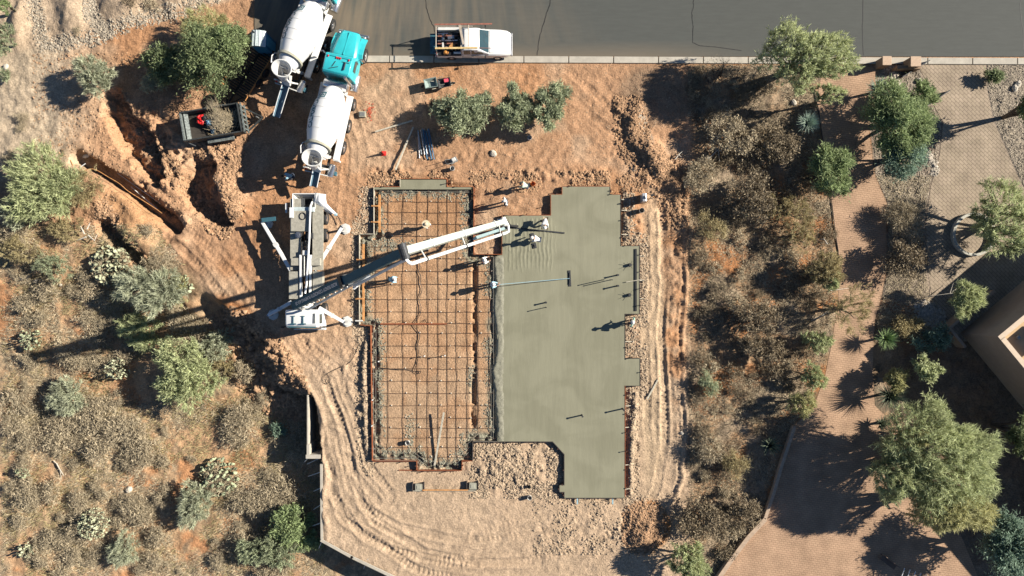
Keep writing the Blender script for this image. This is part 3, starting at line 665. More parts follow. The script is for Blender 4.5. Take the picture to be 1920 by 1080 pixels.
# marker stakes in the pit
for u,v,h,lab in [(798,666,.75,'white topped marker stake in the mesh, west of the middle pair'),(836,665,.85,'white topped marker stake in the mesh, east of the middle pair'),(715,675,1.1,'tall white topped stake beside the west form'),(702,747,.8,'white topped stake on the west form, lower down'),(701,795,.8,'white topped stake on the west form near the south corner')]:
    x,y = W(u,v); t = thing('marker_stake',lab,'stake',(x,y,.0),0,'white topped marker stakes'); MB().box((0,0,h/2),(.035,.035,h)).build('shaft', WOOD, t); MB().cyl((0,0,h-.03),(0,0,h+.05),.055,.04,n=10).build('cap', WHITE, t)

# ------------------------------------------------------------------ small site things
def bucket(u, v, m, lab, name='bucket', r=.17, h=.38, cat='bucket', group='buckets on the site'):
    x,y = W(u,v); t = thing(name,lab,cat,(x,y,max(H(x,y),-.02)),rnd.random()*3,group)
    MB().lathe((0,0,0),(0,0,1),[(0,.001),(0,r*.82),(h,r),(h,r*.93),(.03,r*.78),(.03,.001)],18).build('tub', m, t, smooth=True)
    MB().tube([(r*math.cos(a),.0,h-.02+.12*math.sin(a)) for a in np.linspace(0,math.pi,8)],.006,4).build('handle', DKSTEEL, t); return t
bucket(1201,396,mat('dusty_grey_plastic',(.35,.34,.31),.6),'dark open bucket east of the slab below the instrument',r=.19,h=.55)
bucket(993,931,WHITE_D,'white bucket with shadow on the soil south of the slab')
bucket(992,911,BLACK,'small black bucket north of the white one',r=.13,h=.25)
bucket(993,260,WHITE,'white bucket south of the east pair of bushes')
bucket(849,317,WHITE_D,'round white rimmed bucket below the tool stack north of the pit')
bucket(999,346,ORANGE,'orange and white cooler beside the man in pale green',name='water_cooler',cat='cooler',group=None)
bucket(820,206,RUBBER,'black round tub in the shade of the west bush',r=.16,h=.25,group=None)
bucket(766,828,WHITE_D,'white bucket lying dirty in the south west of the mesh')
x,y = W(720,288); t = thing('traffic_cone','small red orange cone west of the timbers','cone',(x,y,H(x,y)))
MB().box((0,0,.02),(.34,.34,.04)).build('base', RED, t, bevel=.01); MB().lathe((0,0,.03),(0,0,1),[(0,.13),(.68,.03),(.69,.001)],16).build('body', RED, t, smooth=True)
# tool stack near the bucket
x,y = W(851,301); t = thing('plate_compactor','grey plate compactor standing north of the pit','compactor',(x,y,H(x,y)),.5)
MB().box((0,0,.06),(.55,.4,.07)).build('plate', STEEL, t, bevel=.01); MB().box((.02,0,.28),(.3,.26,.3)).build('engine', WHITE_D, t, bevel=.03); MB().tube([(-.1,-.16,.15),(-.6,-.18,.85),(-.6,.18,.85),(-.1,.16,.15)],.02,6).build('handle', STEEL, t)
# instrument on tripod
x,y = W(1216,371); t = thing('survey_tripod','builders level on a tripod east of the slab','tripod',(x,y,H(x,y)))
for a in (0,2.1,4.2): MB().beam((.42*math.cos(a),.42*math.sin(a),0),(.04*math.cos(a),.04*math.sin(a),1.3),.05,.03).build('leg', FORM_O, t)
MB().cyl((0,0,1.28),(0,0,1.36),.09).cyl((-.14,0,1.45),(.16,0,1.45),.05).box((0,0,1.42),(.12,.1,.12)).build('instrument', DKSTEEL, t, bevel=.01)
x,y = W(1204,373); t = thing('instrument_case','pale upright case between the tripod and the dark bucket','case',(x,y,H(x,y)),.05)
MB().box((0,0,.45),(.32,.62,.9)).build('shell', mat('aluminium_case',(.55,.56,.56),.35,.5,var=.2), t, bevel=.05); MB().box((0,0,.93),(.05,.2,.04)).build('handle', DKSTEEL, t)
def wheelbarrow(u, v, rz, m, lab):
    x,y = W(u,v); t = thing('wheelbarrow',lab,'wheelbarrow',(x,y,H(x,y)),rz,'wheelbarrows by the west bush')
    rim = [(.5,.34,.68),(-.45,.36,.66),(-.45,-.36,.66),(.5,-.34,.68)]; bot = [(.25,.2,.36),(-.3,.22,.36),(-.3,-.22,.36),(.25,-.2,.36)]
    inn = [(.46,.31,.68),(-.42,.33,.66),(-.42,-.33,.66),(.46,-.31,.68)]; inb = [(.23,.18,.39),(-.28,.2,.39),(-.28,-.2,.39),(.23,-.18,.39)]
    MB().hull([bot,rim,inn,inb]).build('tray', m, t)
    for s in (-1,1):
        MB().tube([(.62,s*.06,.2),(0,s*.2,.34),(-.95,s*.3,.62)],.022,6).build('handle', WOOD, t); MB().tube([(-.2,s*.2,.36),(-.35,s*.24,.0)],.018,6).build('leg', DKSTEEL, t)
    MB().lathe((.62,-.05,.2),(0,1,0),[(0,.001),(0,.17),(.02,.2),(.08,.2),(.1,.17),(.1,.001)],16).build('wheel', RUBBER, t, smooth=True); return t
wheelbarrow(810,160,math.radians(192),mat('green_grey_tray',(.22,.28,.26),.5),'grey green wheelbarrow left of the pink lidded one')
wheelbarrow(834,160,math.radians(10),DKSTEEL,'dark wheelbarrow below the pink lid, nearest the bush')
x,y = W(839,154); t = thing('cooler_box','small cooler with a pink red lid by the wheelbarrows','cooler',(x,y,.25),.2); MB().box((0,0,.14),(.42,.30,.30)).build('body', WHITE, t, bevel=.03); MB().box((0,0,.32),(.44,.32,.07)).build('lid', mat('pink_lid',(.75,.10,.14),.45), t, bevel=.02)
# pipe bundle
BLUEP = mat('blue_pipe',(.03,.12,.22),.35,var=.3); GREYP = mat('grey_pipe',(.32,.36,.38),.4,var=.2)
for i in range(11):
    u = 784+i*1.75+(3 if i>1 else 0); a = W(u+rnd.uniform(-1,1)-1, 244+rnd.uniform(-3,7)); b = W(u+rnd.uniform(-1,2)+3+i*.5, 290+rnd.uniform(-6,8)); z = .06+.06*(i%3)+rnd.random()*.03; A = Vector((*a,z)); B = Vector((*b,z+.03))
    m = BLUEP if i in (5,7,8,10) else GREYP if i%2 else CHROME
    c = (A+B)/2; o = MB().cyl(A-c,B-c,.042,n=10).cyl(B-c,B-c+(B-A).normalized()*.12,.055,n=10).build('pipe', m, loc=c)
    tag(o, ['dark blue pipe','bright metal pipe','grey pipe'][0 if m is BLUEP else 1 if m is CHROME else 2]+' in the loose bundle south west of the west bush', 'pipe', 'pipes in the loose bundle')
# red survey litter and utility box
x,y = W(680,215); t = thing('utility_box','small square concrete utility box beside the red flagging','utility box',(x,y,H(x,y))); MB().box((0,0,.07),(.5,.42,.2)).build('body', CONC, t, bevel=.02); MB().box((0,0,.18),(.36,.28,.03)).build('lid', STEEL, t, bevel=.006)
m = MB()
for i in range(38):
    u = 692+rnd.gauss(0,4.5)+ (rnd.random()*6); v = 208+rnd.gauss(0,9); x1,y1 = W(u,v); z = H(x1,y1)+.03; m.box((x1,y1,z),(rnd.uniform(.05,.12),rnd.uniform(.03,.08),rnd.uniform(.02,.05)),rz=rnd.random()*3)
o = m.build('brick_rubble', mat('red_brick',(.55,.12,.06),.8,var=.3,vscale=14)); o['kind']='stuff'; tag(o,'scatter of broken red brick and flagging by the utility box','rubble')
# bull floats / screed tools
def longtool(name, p, q, zp, zq, lab, cat, hm, blade):
    P = Vector((*W(*p,zp),zp)); Q = Vector((*W(*q,zq),zq)); t = thing(name,lab,cat,tuple(Q)); MB().tube([P-Q,(P-Q)*.5+Vector((0,0,-.03)),Vector((0,0,.03))],.022,6).build('handle', hm, t)
    if blade: MB().box((0,0,-.02),(.20,1.2,.03),rz=.05).box((0,0,.02),(.05,.9,.05)).build('blade', blade, t, bevel=.006)
    return t
longtool('bull_float',(929,534),(1068,522),1.05,.345,'long handled bull float drawn across the slab by the man in blue','float',mat('pale_blue_paint',(.30,.45,.50),.5),DKSTEEL)
o = loose('screed_bar',(945,426),(1058,437.5),.34,.10,.05,DKSTEEL,'long dark screed bar under the bent man in white','screed')
for i,(u,v) in enumerate([(998,443),(1002,461)]):
    x,y=W(u,v); t=MB().box((0,0,.02),(.28,.42,.035)).box((0,0,.06),(.05,.2,.05)).build('knee_board', DKSTEEL, bevel=.01, loc=(x,y,.335), rz=.2); tag(t,'dark knee board %s of the kneeling man on wet concrete'%('north','south')[i],'board','knee boards on the wet concrete')

# ------------------------------------------------------------------ retaining wall and rails, west side
WALLM = mat('block_wall',(.42,.38,.31),.85,var=.14,vscale=2,bump=.3)
t = thing('retaining_wall','pale block retaining wall holding the pad above the western drop','wall',(*W(603,870),0))
def wallseg(name, pts, w, z0, z1, m=WALLM, root=t):
    mb = MB()
    for a,b in zip(pts[:-1],pts[1:]):
        A = Vector((*W(*a),0))-root.location; B = Vector((*W(*b),0))-root.location; d=(B-A).normalized()*w*.45
        mb.beam(A-d+Vector((0,0,(z0+z1)/2)),B+d+Vector((0,0,(z0+z1)/2)),w,z1-z0)
    return mb.build(name, m, root, bevel=.01)
wallseg('west_run',[(603,872),(604,1011)],.2,-2.2,.08)
wallseg('diagonal_run',[(604,1013),(660,1044),(745,1085),(900,1150)],.22,-2.2,.10)
wallseg('return_run',[(577,742),(577,852)],.12,-2.2,.02)
wallseg('end_pier',[(577,856),(598,856)],.3,-2.2,.06,KERBC)
wallseg('end_pier',[(578,836),(578,852)],.22,-2.2,.05,KERBC)
for i,(a,b) in enumerate([((601,885),(578,893)),((601,915),(588,921)),((602,946),(588,955)),((602,980),(586,986)),((601,858),(576,870)),((578,858),(570,867)),((604,1014),(598,1028)),((690,1048),(682,1066))]):
    A = Vector((*W(*a),.05)); B = Vector((*W(*b,-.9),-.9)); c = B; o = MB().beam(A-c,B-c,.04,.05).build('wall_brace', WHITE_D, loc=c); tag(o,['pale rod','pale rod','pale rod','pale rod','pale rod','pale rod','pale prop','pale prop'][i]+' leaning from the retaining wall, number counting south replaced by '+'x','brace')
    o['label'] = ['pale rod leaning off the wall just below its white end pier','pale rod leaning off the wall, second below the pier','pale rod leaning off the wall, third below the pier','pale rod leaning off the wall, lowest before the corner','pale rod crossing the gap under the end pier','stub rod at the west end of the end pier','pale prop at the sharp corner of the retaining wall','pale prop on the diagonal run of the retaining wall'][i]; o['group']='rods leaning from the retaining wall'
cable('hose','pale hose hanging along the foot of the diagonal wall',[(598,1017),(618,1022),(645,1033),(665,1045),(685,1057),(705,1064),(725,1072),(760,1088)],-.5,.035,WHITE_D,'hose')
# trench conduits north west
for i,(a,b) in enumerate([((212,322),(290,378)),((238,348),(284,388)),((226,322),(282,362))]):
    A=Vector((*W(*a),-.55)); B=Vector((*W(*b),-.65)); c=A; o=MB().cyl(A-c,B-c,.03,n=8).cyl(B-c,B-c+(B-A).normalized()*.15,.04,n=8).build('conduit', WHITE_D, loc=c); tag(o,'thin pale conduit in the dark trench, %s one'%('longest','lower','upper')[i],'conduit','conduits in the trench')
cable('cord','pale cord edging the south bank of the dark trench',[(133,300),(140,315),(150,322),(175,317),(205,333),(225,345),(240,358),(262,372),(290,390),(304,400)],.02,.03,FORM_O,'cord')
x,y=W(143,286); t=thing('sandbag','white bag lying at the head of the trench','bag',(x,y,H(x,y)+.1),.3); MB().ball((0,0,0),(.32,.2,.13),12,7).build('sack', WHITE, t, smooth=True); MB().ball((.31,0,.02),(.07,.09,.04),8,4).build('tie', WHITE_D, t, smooth=True)
loose('stake',(152,313),(161,307),.05,.05,.05,WHITE,'short white stake over the trench head','stake')

# ------------------------------------------------------------------ entry pillars, planter ring, kerb by the neighbour's drive, gate
STUC = mat('brown_stucco',(.27,.185,.12),.9,var=.10,vscale=4,bump=.4); CAPM = mat('pillar_cap',(.50,.36,.25),.85,var=.10,vscale=9,bump=.3)
for u,v,w,d,lab in [(1663.5,113.5,.66,.66,'smaller square entry pillar, west of the pair by the road'),(1717.5,115,.76,.74,'larger square entry pillar, east of the pair by the road')]:
    x,y=W(u,v,1.15); t=thing('entry_pillar',lab,'pillar',(x,y,0),0,'entry pillars'); MB().box((0,0,.53),(w-.06,d-.06,1.06)).build('shaft', STUC, t, bevel=.01); MB().box((0,0,1.105),(w,d,.09)).build('cap', CAPM, t, bevel=.015)
t=thing('low_wall','low stucco wall joining the entry pillars','wall',(*W(1672,130),0)); MB().box((.9,-.05,.35),(1.75,.25,.7)).build('body', STUC, t, bevel=.01)
for a,b,lab in [((1738,116),(1687,147),'thin dark steel edging fin east of the entry pillars'),((1775,172),(1730,203),'thin dark steel edging fin beside the large mesquite')]:
    A=Vector((*W(*a),.2)); B=Vector((*W(*b),.2)); c=(A+B)/2; o=MB().beam(A-c,B-c,.06,.42).build('edging_fin', DKSTEEL, loc=c); tag(o,lab,'edging','dark edging fins')
cx,cy=W(1822,440); ring=[]; ringi=[]
m=MB(); prof=[(-.0,1.62),(.34,1.62),(.34,1.42),(.0,1.42)]
o=MB().lathe((0,0,0),(0,0,1),prof,40).build('planter_ring', mat('planter_stone',(.47,.45,.38),.85,var=.15,vscale=6,bump=.4), loc=(cx,cy,0), bevel=.01); tag(o,'round pale stone planter ring on the grey pavers','planter')
for i,(pts,lab) in enumerate([([(1485,800),(1462,868),(1447,920),(1431,968)],'dark kerb wall along the tan driveway, upper run'),([(1431,970),(1400,1003),(1372,1040),(1343,1082)],'pale kerb wall along the tan driveway, lower run')]):
    root=thing('drive_wall',lab,'wall',(*W(*pts[0]),0),0,'kerb walls along the tan driveway'); wallseg('body',pts,.26 if i else .2,-.3,.42,CAPM,root); 
    mb=MB()
    for a,b in zip(pts[:-1],pts[1:]):
        A=Vector((*W(*a),0))-root.location; B=Vector((*W(*b),0))-root.location; mb.beam(A+Vector((0,0,.445)),B+Vector((0,0,.445)),.32 if i else .24,.045)
    mb.build('coping', mat('coping_stone',(.42,.31,.22),.85,var=.15,vscale=5), root)
cable('drip_line','thin dark edging strip on the left side of the tan driveway',[(1525,165),(1535,212),(1546,290),(1556,355),(1565,430),(1571,470),(1572,490)],.03,.03,DKSTEEL,'edging')
t=thing('metal_gate','white barred metal gate in deep shade by the lower edge','gate',(*W(1690,1068),0))
gp=[W(u,v) for u,v in [(1668,1073),(1760,1100)]]; A=Vector((*gp[0],0))-t.location; B=Vector((*gp[1],0))-t.location
for z in (.9,): MB().beam(A+Vector((0,0,z)),B+Vector((0,0,z)),.06,.06).build('rail', WHITE, t)
d=(B-A).normalized(); s=Vector((-d.y,d.x,0))
for k in range(9): 
    c=A+d*(.35+.42*k); MB().beam(c+Vector((0,0,.92)), c+s*.85+Vector((0,0,.98)), .04,.04).build('bar', WHITE, t)
x,y=W(1660,1050); t=thing('garden_bench','dark wooden bench under the shade trees','bench',(x,y,0),math.radians(-38)); MB().box((0,0,.43),(1.3,.4,.05)).build('seat', mat('old_bench_wood',(.16,.11,.08),.8), t, bevel=.01); MB().box((0,.2,.7),(1.3,.05,.3)).build('backrest', MATS['old_bench_wood'], t, bevel=.01)
for sx in (-.55,.55):
    for sy in (-.15,.15): MB().box((sx,sy,.2),(.06,.06,.41)).build('leg', MATS['old_bench_wood'], t)

# ------------------------------------------------------------------ neighbour's house
HW = mat('house_stucco',(.36,.265,.195),.9,var=.06,vscale=2,bump=.3); HCAP = mat('parapet_cap',(.58,.46,.34),.85,var=.06,vscale=4); HROOF = mat('tan_roof_coating',(.52,.36,.20),.9,var=.10,vscale=1.5)
A1 = math.radians(39.6)
def wing(u, v, z, L1, L2, root, shadow_blk=False):
    x,y=W(u,v,z); o=Vector((x,y,0))-root.location; R=Matrix.Rotation(A1,3,'Z')
    def P(a,b,zz): return o+R@Vector((a,-b,0))+Vector((0,0,zz))
    def bx(name,a0,a1,b0,b1,z0,z1,m,bev=0): return MB().box(tuple(P((a0+a1)/2,(b0+b1)/2,(z0+z1)/2)),(a1-a0,b1-b0,z1-z0),rz=A1).build(name,m,root,bevel=bev)
    bx('wall',0.0,L1,0.0,L2,0,z-.40,HW); bx('roof',.32,L1-.32,.32,L2-.32,z-.398,z-.36,HROOF)
    for a0,a1,b0,b1 in ((0,L1,0,.3),(0,L1,L2-.3,L2),(0,.3,.302,L2-.302),(L1-.3,L1,.302,L2-.302)): bx('parapet',a0+.002,a1-.002,b0,b1,z-.402,z-.03,HW); bx('parapet_cap',a0-.02,a1+.02,b0-.02,b1+.02,z-.028,z+.0,HCAP)
    return bx
hr = thing('house','tan stucco house with flat parapet roof and sharp corner','house',(*W(1872,631,4.07),0))
bx = wing(1872,631,4.07,12,14,hr); bx('shadow_block',2.2,3.6,1.7,3.1,3.7,4.75,HW,.02); bx('shadow_block_cap',2.1,3.7,1.6,3.2,4.752,4.83,HCAP,.01)  # capped block added out of view so its shadow falls on the roof
for a_,b_ in ((1.0,.9),(1.1,2.6)): bx('roof_vent',a_,a_+.22,b_,b_+.22,3.7,3.98,STEEL,.02)
bx('roof_drain',.45,.75,.45,.75,3.672,3.69,DKSTEEL)
bx('garden_wall',-.95,3.4,-1.35,-1.15,0,1.05,HW); bx('garden_wall',-.95,-.75,-1.15,.6,0,1.04,HW)
wing(2090,475,4.0,10,9,hr)
wing(1998,975,4.0,10,7,hr)  # unseen wing, added so its shadow darkens the lower right

# ------------------------------------------------------------------ portable toilet and slatted trailer
x,y=W(483,71,2.3); t=thing('portable_toilet','blue portable toilet with ribbed white curved roof','portable toilet',(x,y,0),math.radians(-3))
MB().box((0,0,1.06),(1.02,1.08,2.12)).build('cabin', mat('toilet_blue',(.03,.17,.30),.45,var=.1), t, bevel=.03)
MB().hull([[(-.54,yy,2.12),(-.3,yy,2.26),(0,yy,2.31),(.3,yy,2.26),(.54,yy,2.12),(0,yy,2.11)] for yy in (-.57,.57)]).build('roof', mat('toilet_roof_white',(.55,.62,.62),.5), t)
for xx in (-.36,-.12,.12,.36): MB().beam((xx,-.57,2.31-xx*xx*.55),(xx,.57,2.31-xx*xx*.55),.05,.05).build('roof_rib', mat('toilet_roof_white',(.55,.62,.62),.5), t)
MB().box((.52,0,1.0),(.03,.7,1.8)).build('door', mat('toilet_door',(.10,.36,.50),.45), t, bevel=.01); MB().cyl((-.3,.4,2.2),(-.3,.4,2.6),.05).build('vent', BLACK, t)
x,y=W(472,135); t=thing('slatted_trailer','dark flatbed trailer with a ribbed slat deck beside the shade tree','trailer',(x,y,0),math.radians(58))
SL=mat('dark_slat',(.035,.033,.03),.7,.2,var=.3)
m=MB()
for k in range(22): m.box((-2.0+k*.19,0,.62),(.075,1.9,.05))
m.build('deck', SL, t)
MB().box((0,.98,.60),(4.2,.06,.16)).build('frame_rail', FORM_O, t); MB().box((0,-.98,.60),(4.2,.06,.16)).build('frame_rail', FORM_O, t); MB().box((2.1,0,.60),(.08,1.9,.16)).build('frame_rail', SL, t); MB().box((0,0,.5),(4.1,.12,.12)).build('frame_rail', SL, t)
m=MB()
for k in range(15): m.box((-1.9+k*.27,1.06,.69),(.10,.22,.05))
m.build('rack_teeth', FORM_O, t)
MB().beam((-2.0,0,.5),(-3.1,0,.45),.12,.12).beam((-2.0,.7,.5),(-3.1,0,.45),.08,.1).beam((-2.0,-.7,.5),(-3.1,0,.45),.08,.1).build('tongue', SL, t)
for sx in (-.45,.45):
    for sy in (-1.12,1.12): MB().lathe((sx,sy-.1,.36),(0,1,0),[(0,.001),(0,.3),(.03,.36),(.17,.36),(.2,.3),(.2,.001)],18).build('wheel', RUBBER, t, smooth=True)

# ------------------------------------------------------------------ dump trailer with brush
x,y=W(407,232,.8); t=thing('dump_trailer','black open dump trailer heaped with dry brush','trailer',(x,y,0),math.radians(9.5))
TB=mat('trailer_black',(.05,.055,.055),.5,.2,var=.4,vscale=4); TG=mat('trailer_worn_gate',(.16,.18,.17),.6,.2,var=.5,vscale=9)
MB().box((-.2,0,.66),(4.2,2.0,.08)).build('floor', mat('trailer_floor',(.05,.042,.035),.8), t)
for sy in (-1,1): MB().box((-.2,sy*1.02,1.06),(4.2,.06,.8)).box((-.2,sy*1.04,1.47),(4.25,.09,.06)).build('side_wall', TB, t)
MB().box((-2.32,0,1.06),(.10,2.1,.8)).beam((-2.28,-.95,1.4),(-1.95,-.95,.7),.05,.05).build('tailgate', TG, t); MB().box((-2.15,0,.95),(.30,1.96,.55),rot=Matrix.Rotation(.5,3,'Y')).build('tailgate_apron', TG, t)
MB().box((1.95,0,1.1),(.09,2.1,.9)).build('front_wall', TB, t)
m=MB()
for k in range(6): m.box((2.12,-.85+k*.34,1.05),(.14,.10,.85))
m.box((2.16,0,1.48),(.10,2.1,.08)).box((2.16,0,.72),(.10,2.1,.08)).build('front_rack', TG, t)
MB().beam((2.1,.85,.55),(3.35,0,.52),.1,.12).beam((2.1,-.85,.55),(3.35,0,.52),.1,.12).build('tongue', TB, t); MB().cyl((3.0,0,.1),(3.0,0,.95),.05).build('jack', STEEL, t)
for sy in (-1,1):
    MB().box((.1,sy*1.2,.80),(2.0,.28,.06)).build('fender', TG, t, bevel=.02)
    for sx in (-.4,.55): MB().lathe((sx,sy*1.2-.1,.38),(0,1,0),[(0,.001),(0,.32),(.03,.38),(.17,.38),(.2,.32),(.2,.001)],18).build('wheel', RUBBER, t, smooth=True)
MB().beam((-2.3,-1.05,1.0),(-1.75,-1.4,1.0),.05,.05).build('latch', STEEL, t)
# load
DRY=mat('dry_brush',(.42,.34,.22),.9,var=.25,island=.35)
m=MB(); R0=random.Random(3)
for i in range(1500):
    gx=R0.gauss(.55,.55); gy=R0.gauss(.0,.42); gx=max(-.6,min(1.7,gx)); gy=max(-.9,min(1.3,gy)); z=.8+.75*math.exp(-((gx-.5)**2+gy**2)*.7)*R0.random()**.5
    a=R0.gauss(1.2,.9); l=R0.uniform(.15,.5); d=Vector((math.cos(a),math.sin(a),R0.uniform(-.2,.5)))*l; p=Vector((gx,gy,z)); s=Vector((-d.y,d.x,0)).normalized()*.014
    m.add([p-s,p+s,p+d],[(0,1,2)])
for i in range(160):
    p=Vector((R0.gauss(.25,.2),R0.gauss(1.05,.2),1.2+R0.random()*.5)); d=Vector((R0.gauss(-.05,.1),R0.uniform(.15,.5),R0.uniform(0,.3))); s=Vector((.016,0,0)); m.add([p-s,p+s,p+d],[(0,1,2)])
o=m.build('brush_pile', DRY, loc=(x,y,0), rz=math.radians(9.5)); tag(o,'heap of dry tan brush piled in the dump trailer','brush')
def at(lx,ly,z): a=math.radians(9.5); return (x+lx*math.cos(a)-ly*math.sin(a), y+lx*math.sin(a)+ly*math.cos(a), z)
def crumple(name, c, r, m, lab, cat, seed):
    R1=random.Random(seed); mb=MB(); mb.ball((0,0,0),r,12,8); mb.v=[(a*(1+R1.uniform(-.25,.25)),b*(1+R1.uniform(-.25,.25)),cc*(1+R1.uniform(-.3,.3))) for a,b,cc in mb.v]
    return tag(mb.build(name,m,loc=c),lab,cat)
crumple('tarp',at(-1.05,.42,.95),(.34,.4,.28),RED,'crumpled red tarp in the dump trailer','tarp',1)
crumple('tarp',at(-.45,.1,1.0),(.24,.26,.25),mat('pale_blue_tarp',(.16,.36,.50),.5),'crumpled pale blue tarp beside the red one','tarp',2)
crumple('jacket',at(-.35,-.35,.9),(.18,.36,.15),mat('denim_blue',(.06,.14,.22),.8),'dark blue cloth south of the pale blue tarp','cloth',4)
crumple('trash_bag',at(-.72,.45,1.0),(.22,.26,.25),BLACK,'black trash bag between the red and the blue tarp','bag',6)
# ------------------------------------------------------------------ vehicles
def wheel(t, x, y, r=.52, w=.28, side=1, name='wheel', dual=False):
    wd = w*2.1 if dual else w; y0 = y if side > 0 else y
    ya = y-wd/2
    o = MB().lathe((x,ya,r),(0,1,0),[(0,r*.58),(0,r*.93),(wd*.12,r),(wd*.88,r),(wd,r*.93),(wd,r*.58),(wd*.7,r*.56),(wd*.3,r*.56),(0,r*.58)],24).build(name, RUBBER, t, smooth=True)
    MB().lathe((x,y-side*0+side*(wd/2-.06) if side>0 else y-(wd/2-.06),r),(0,side,0),[(-.05,r*.57),(.04,r*.57),(.03,r*.45),(-.03,r*.28),(.05,r*.2),(.05,.001)],20).build('rim', CHROME if side>0 else CHROME, o, smooth=True)
    return o
def logo_block(m, pts): pass

def mixer(long=False):
    t = thing('concrete_mixer_truck','turquoise cabbed concrete mixer with white drum, nearest the pump','mixer truck',(0,0,0),0,'white drummed mixer trucks')
    # chassis
    MB().box((4.6,.42,.95),(9.0,.12,.28)).box((4.6,-.42,.95),(9.0,.12,.28)).box((.6,0,.95),(.2,2.2,.2)).box((3.2,0,.92),(.3,.8,.2)).build('chassis', DKSTEEL, t)
    for x in (8.15,): 
        wheel(t,x,1.05,.54,.32,1); wheel(t,x,-1.05,.54,.32,-1)
    for x in (2.0,3.35):
        wheel(t,x,.92,.52,.27,1,dual=True); wheel(t,x,-.92,.52,.27,-1,dual=True)
    wheel(t,4.7,1.05,.46,.26,1); wheel(t,4.7,-1.05,.46,.26,-1)
    # hood and fenders
    def ring(x, w, z0, z1, c=.14): return [(x,-w,z0),(x,-w,z1-c),(x,-w+c*1.2,z1),(x,0,z1+.05),(x,w-c*1.2,z1),(x,w,z1-c),(x,w,z0),(x,0,z0)]
    MB().hull([ring(7.45,.92,.9,2.05),ring(7.8,.90,.9,2.02),ring(8.6,.80,.85,1.88),ring(9.2,.70,.8,1.72),ring(9.36,.62,.8,1.6)]).build('hood', TEAL, t, smooth=True, bevel=.02)
    MB().beam((7.5,0,2.12),(9.25,0,1.80),.06,.05).build('hood_ridge', TEAL, t); MB().box((9.4,0,1.15),(.06,1.2,.8)).build('grille', CHROME, t, bevel=.02)
    for s in (-1,1):
        pr=[(x,s*.78,z) for x,z in ((7.45,1.15),(7.55,1.42),(7.9,1.62),(8.3,1.62),(8.75,1.5),(9.2,1.2))]; po=[(x,s*1.2,z-.05) for x,y_,z in pr]; lo=[(x,s*1.2,z-.22) for x,y_,z in pr]
        mb=MB(); n=len(pr)
        mb.add(pr+po+lo+[(x,y,z-.05) for x,y,z in pr],[(i,i+1,n+i+1,n+i) for i in range(n-1)]+[(n+i,n+i+1,2*n+i+1,2*n+i) for i in range(n-1)]+[(3*n+i,3*n+i+1,2*n+i+1,2*n+i) for i in range(n-1)]); mb.build('front_fender', TEAL, t)
        MB().cyl((9.25,s*.95,1.05),(9.34,s*.95,1.05),.12).build('headlight', CHROME, t)
        MB().cyl((7.15,s*1.0,2.2),(7.35,s*1.42,2.25),.02,n=6).box((7.36,s*1.45,2.1),(.08,.22,.5)).build('mirror', CHROME, t, bevel=.02)
        MB().lathe((5.4,s*.98,.85),(1,0,0),[(0,.001),(0,.28),(.03,.3),(1.1,.3),(1.13,.28),(1.13,.001)],16).build('fuel_tank', CHROME, t, smooth=True)
    MB().box((9.5,0,.7),(.2,2.3,.3)).build('bumper', CHROME, t, bevel=.04)
    # cab
    def cr(x,w,z0,z1,c=.1): return [(x,-w,z0),(x,-w,1.8),(x,-w*.94,z1-c),(x,-w*.86,z1),(x,w*.86,z1),(x,w*.94,z1-c),(x,w,1.8),(x,w,z0)]
    c = MB().hull([cr(5.82,1.06,.95,2.80),cr(5.95,1.08,.95,2.9),cr(7.0,1.08,.95,2.9),cr(7.22,1.06,.95,2.78),cr(7.5,1.05,.95,1.95)]).build('cab', TEAL, t, smooth=True, bevel=.03)
    MB().add([(7.235,-.9,2.68),(7.235,.9,2.68),(7.50,.96,2.0),(7.50,-.96,2.0)],[(0,1,2,3)]).build('windshield', GLASS, c)
    for s in (-1,1): MB().box((6.75,s*1.075,2.15),(.75,.012,.55)).build('side_window', GLASS, c); MB().box((6.75,s*1.085,1.5),(.2,.03,.04)).build('door_handle', CHROME, c)
    MB().box((7.08,0,2.92),(.16,1.9,.04)).build('visor', TEAL, c, bevel=.01)
    for y in (-.75,-.14,0,.14,.75): MB().ball((6.95,y,2.93),(.09,.05,.05),8,5).build('marker_lamp', RED, c)
    MB().tube([(6.75,-.55,2.95),(6.2,-.55,2.97)],.05,8).tube([(6.75,-.8,2.92),(6.75,-.3,2.92)],.02,6).build('air_horn', DKSTEEL, c)
    MB().tube([(6.7,.15,2.93),(6.3,.3,2.94)],.02,6).tube([(6.35,-.1,2.93),(6.1,.5,2.94)],.02,6).build('roof_rail', DKSTEEL, c)
    MB().cyl((5.65,-.85,1.0),(5.65,-.85,3.3),.09).build('exhaust_stack', CHROME, t)
    # gear behind cab
    MB().lathe((5.35,-.9,2.0),(0,1,0),[(0,.001),(.04,.26),(.08,.3),(1.75,.3),(1.8,.26),(1.84,.001)],20).build('water_tank', CHROME, t, smooth=True)
    MB().box((5.2,0,1.5),(.5,1.3,.9)).build('front_pedestal', WHITE_D, t, bevel=.03)
    MB().box((4.9,.75,1.62),(.95,.9,.5)).build('equipment_box', WHITE_D, t, bevel=.03)
    m=MB()
    for k in range(5): m.tube([(5.15+.05*k,-.3+.15*k,1.9),(5.0,-.2+.12*k,2.25+.05*k),(4.75,-.1+.1*k,2.1)],.035,6)
    m.build('drive_hoses', DKSTEEL, t)
    # drum
    A0=Vector((5.05,0,2.05)); A1_=Vector((.95,0,2.98)); ax=(A1_-A0); L=ax.length; ax.normalize()
    prof=[(0,.001),(0,.55),(.18,.72),(.55,.90),(1.1,1.10),(1.65,1.20),(2.3,1.19),(2.9,1.07),(3.5,.86),(4.0,.66),(L,.56),(L,.48),(L-.5,.40)]
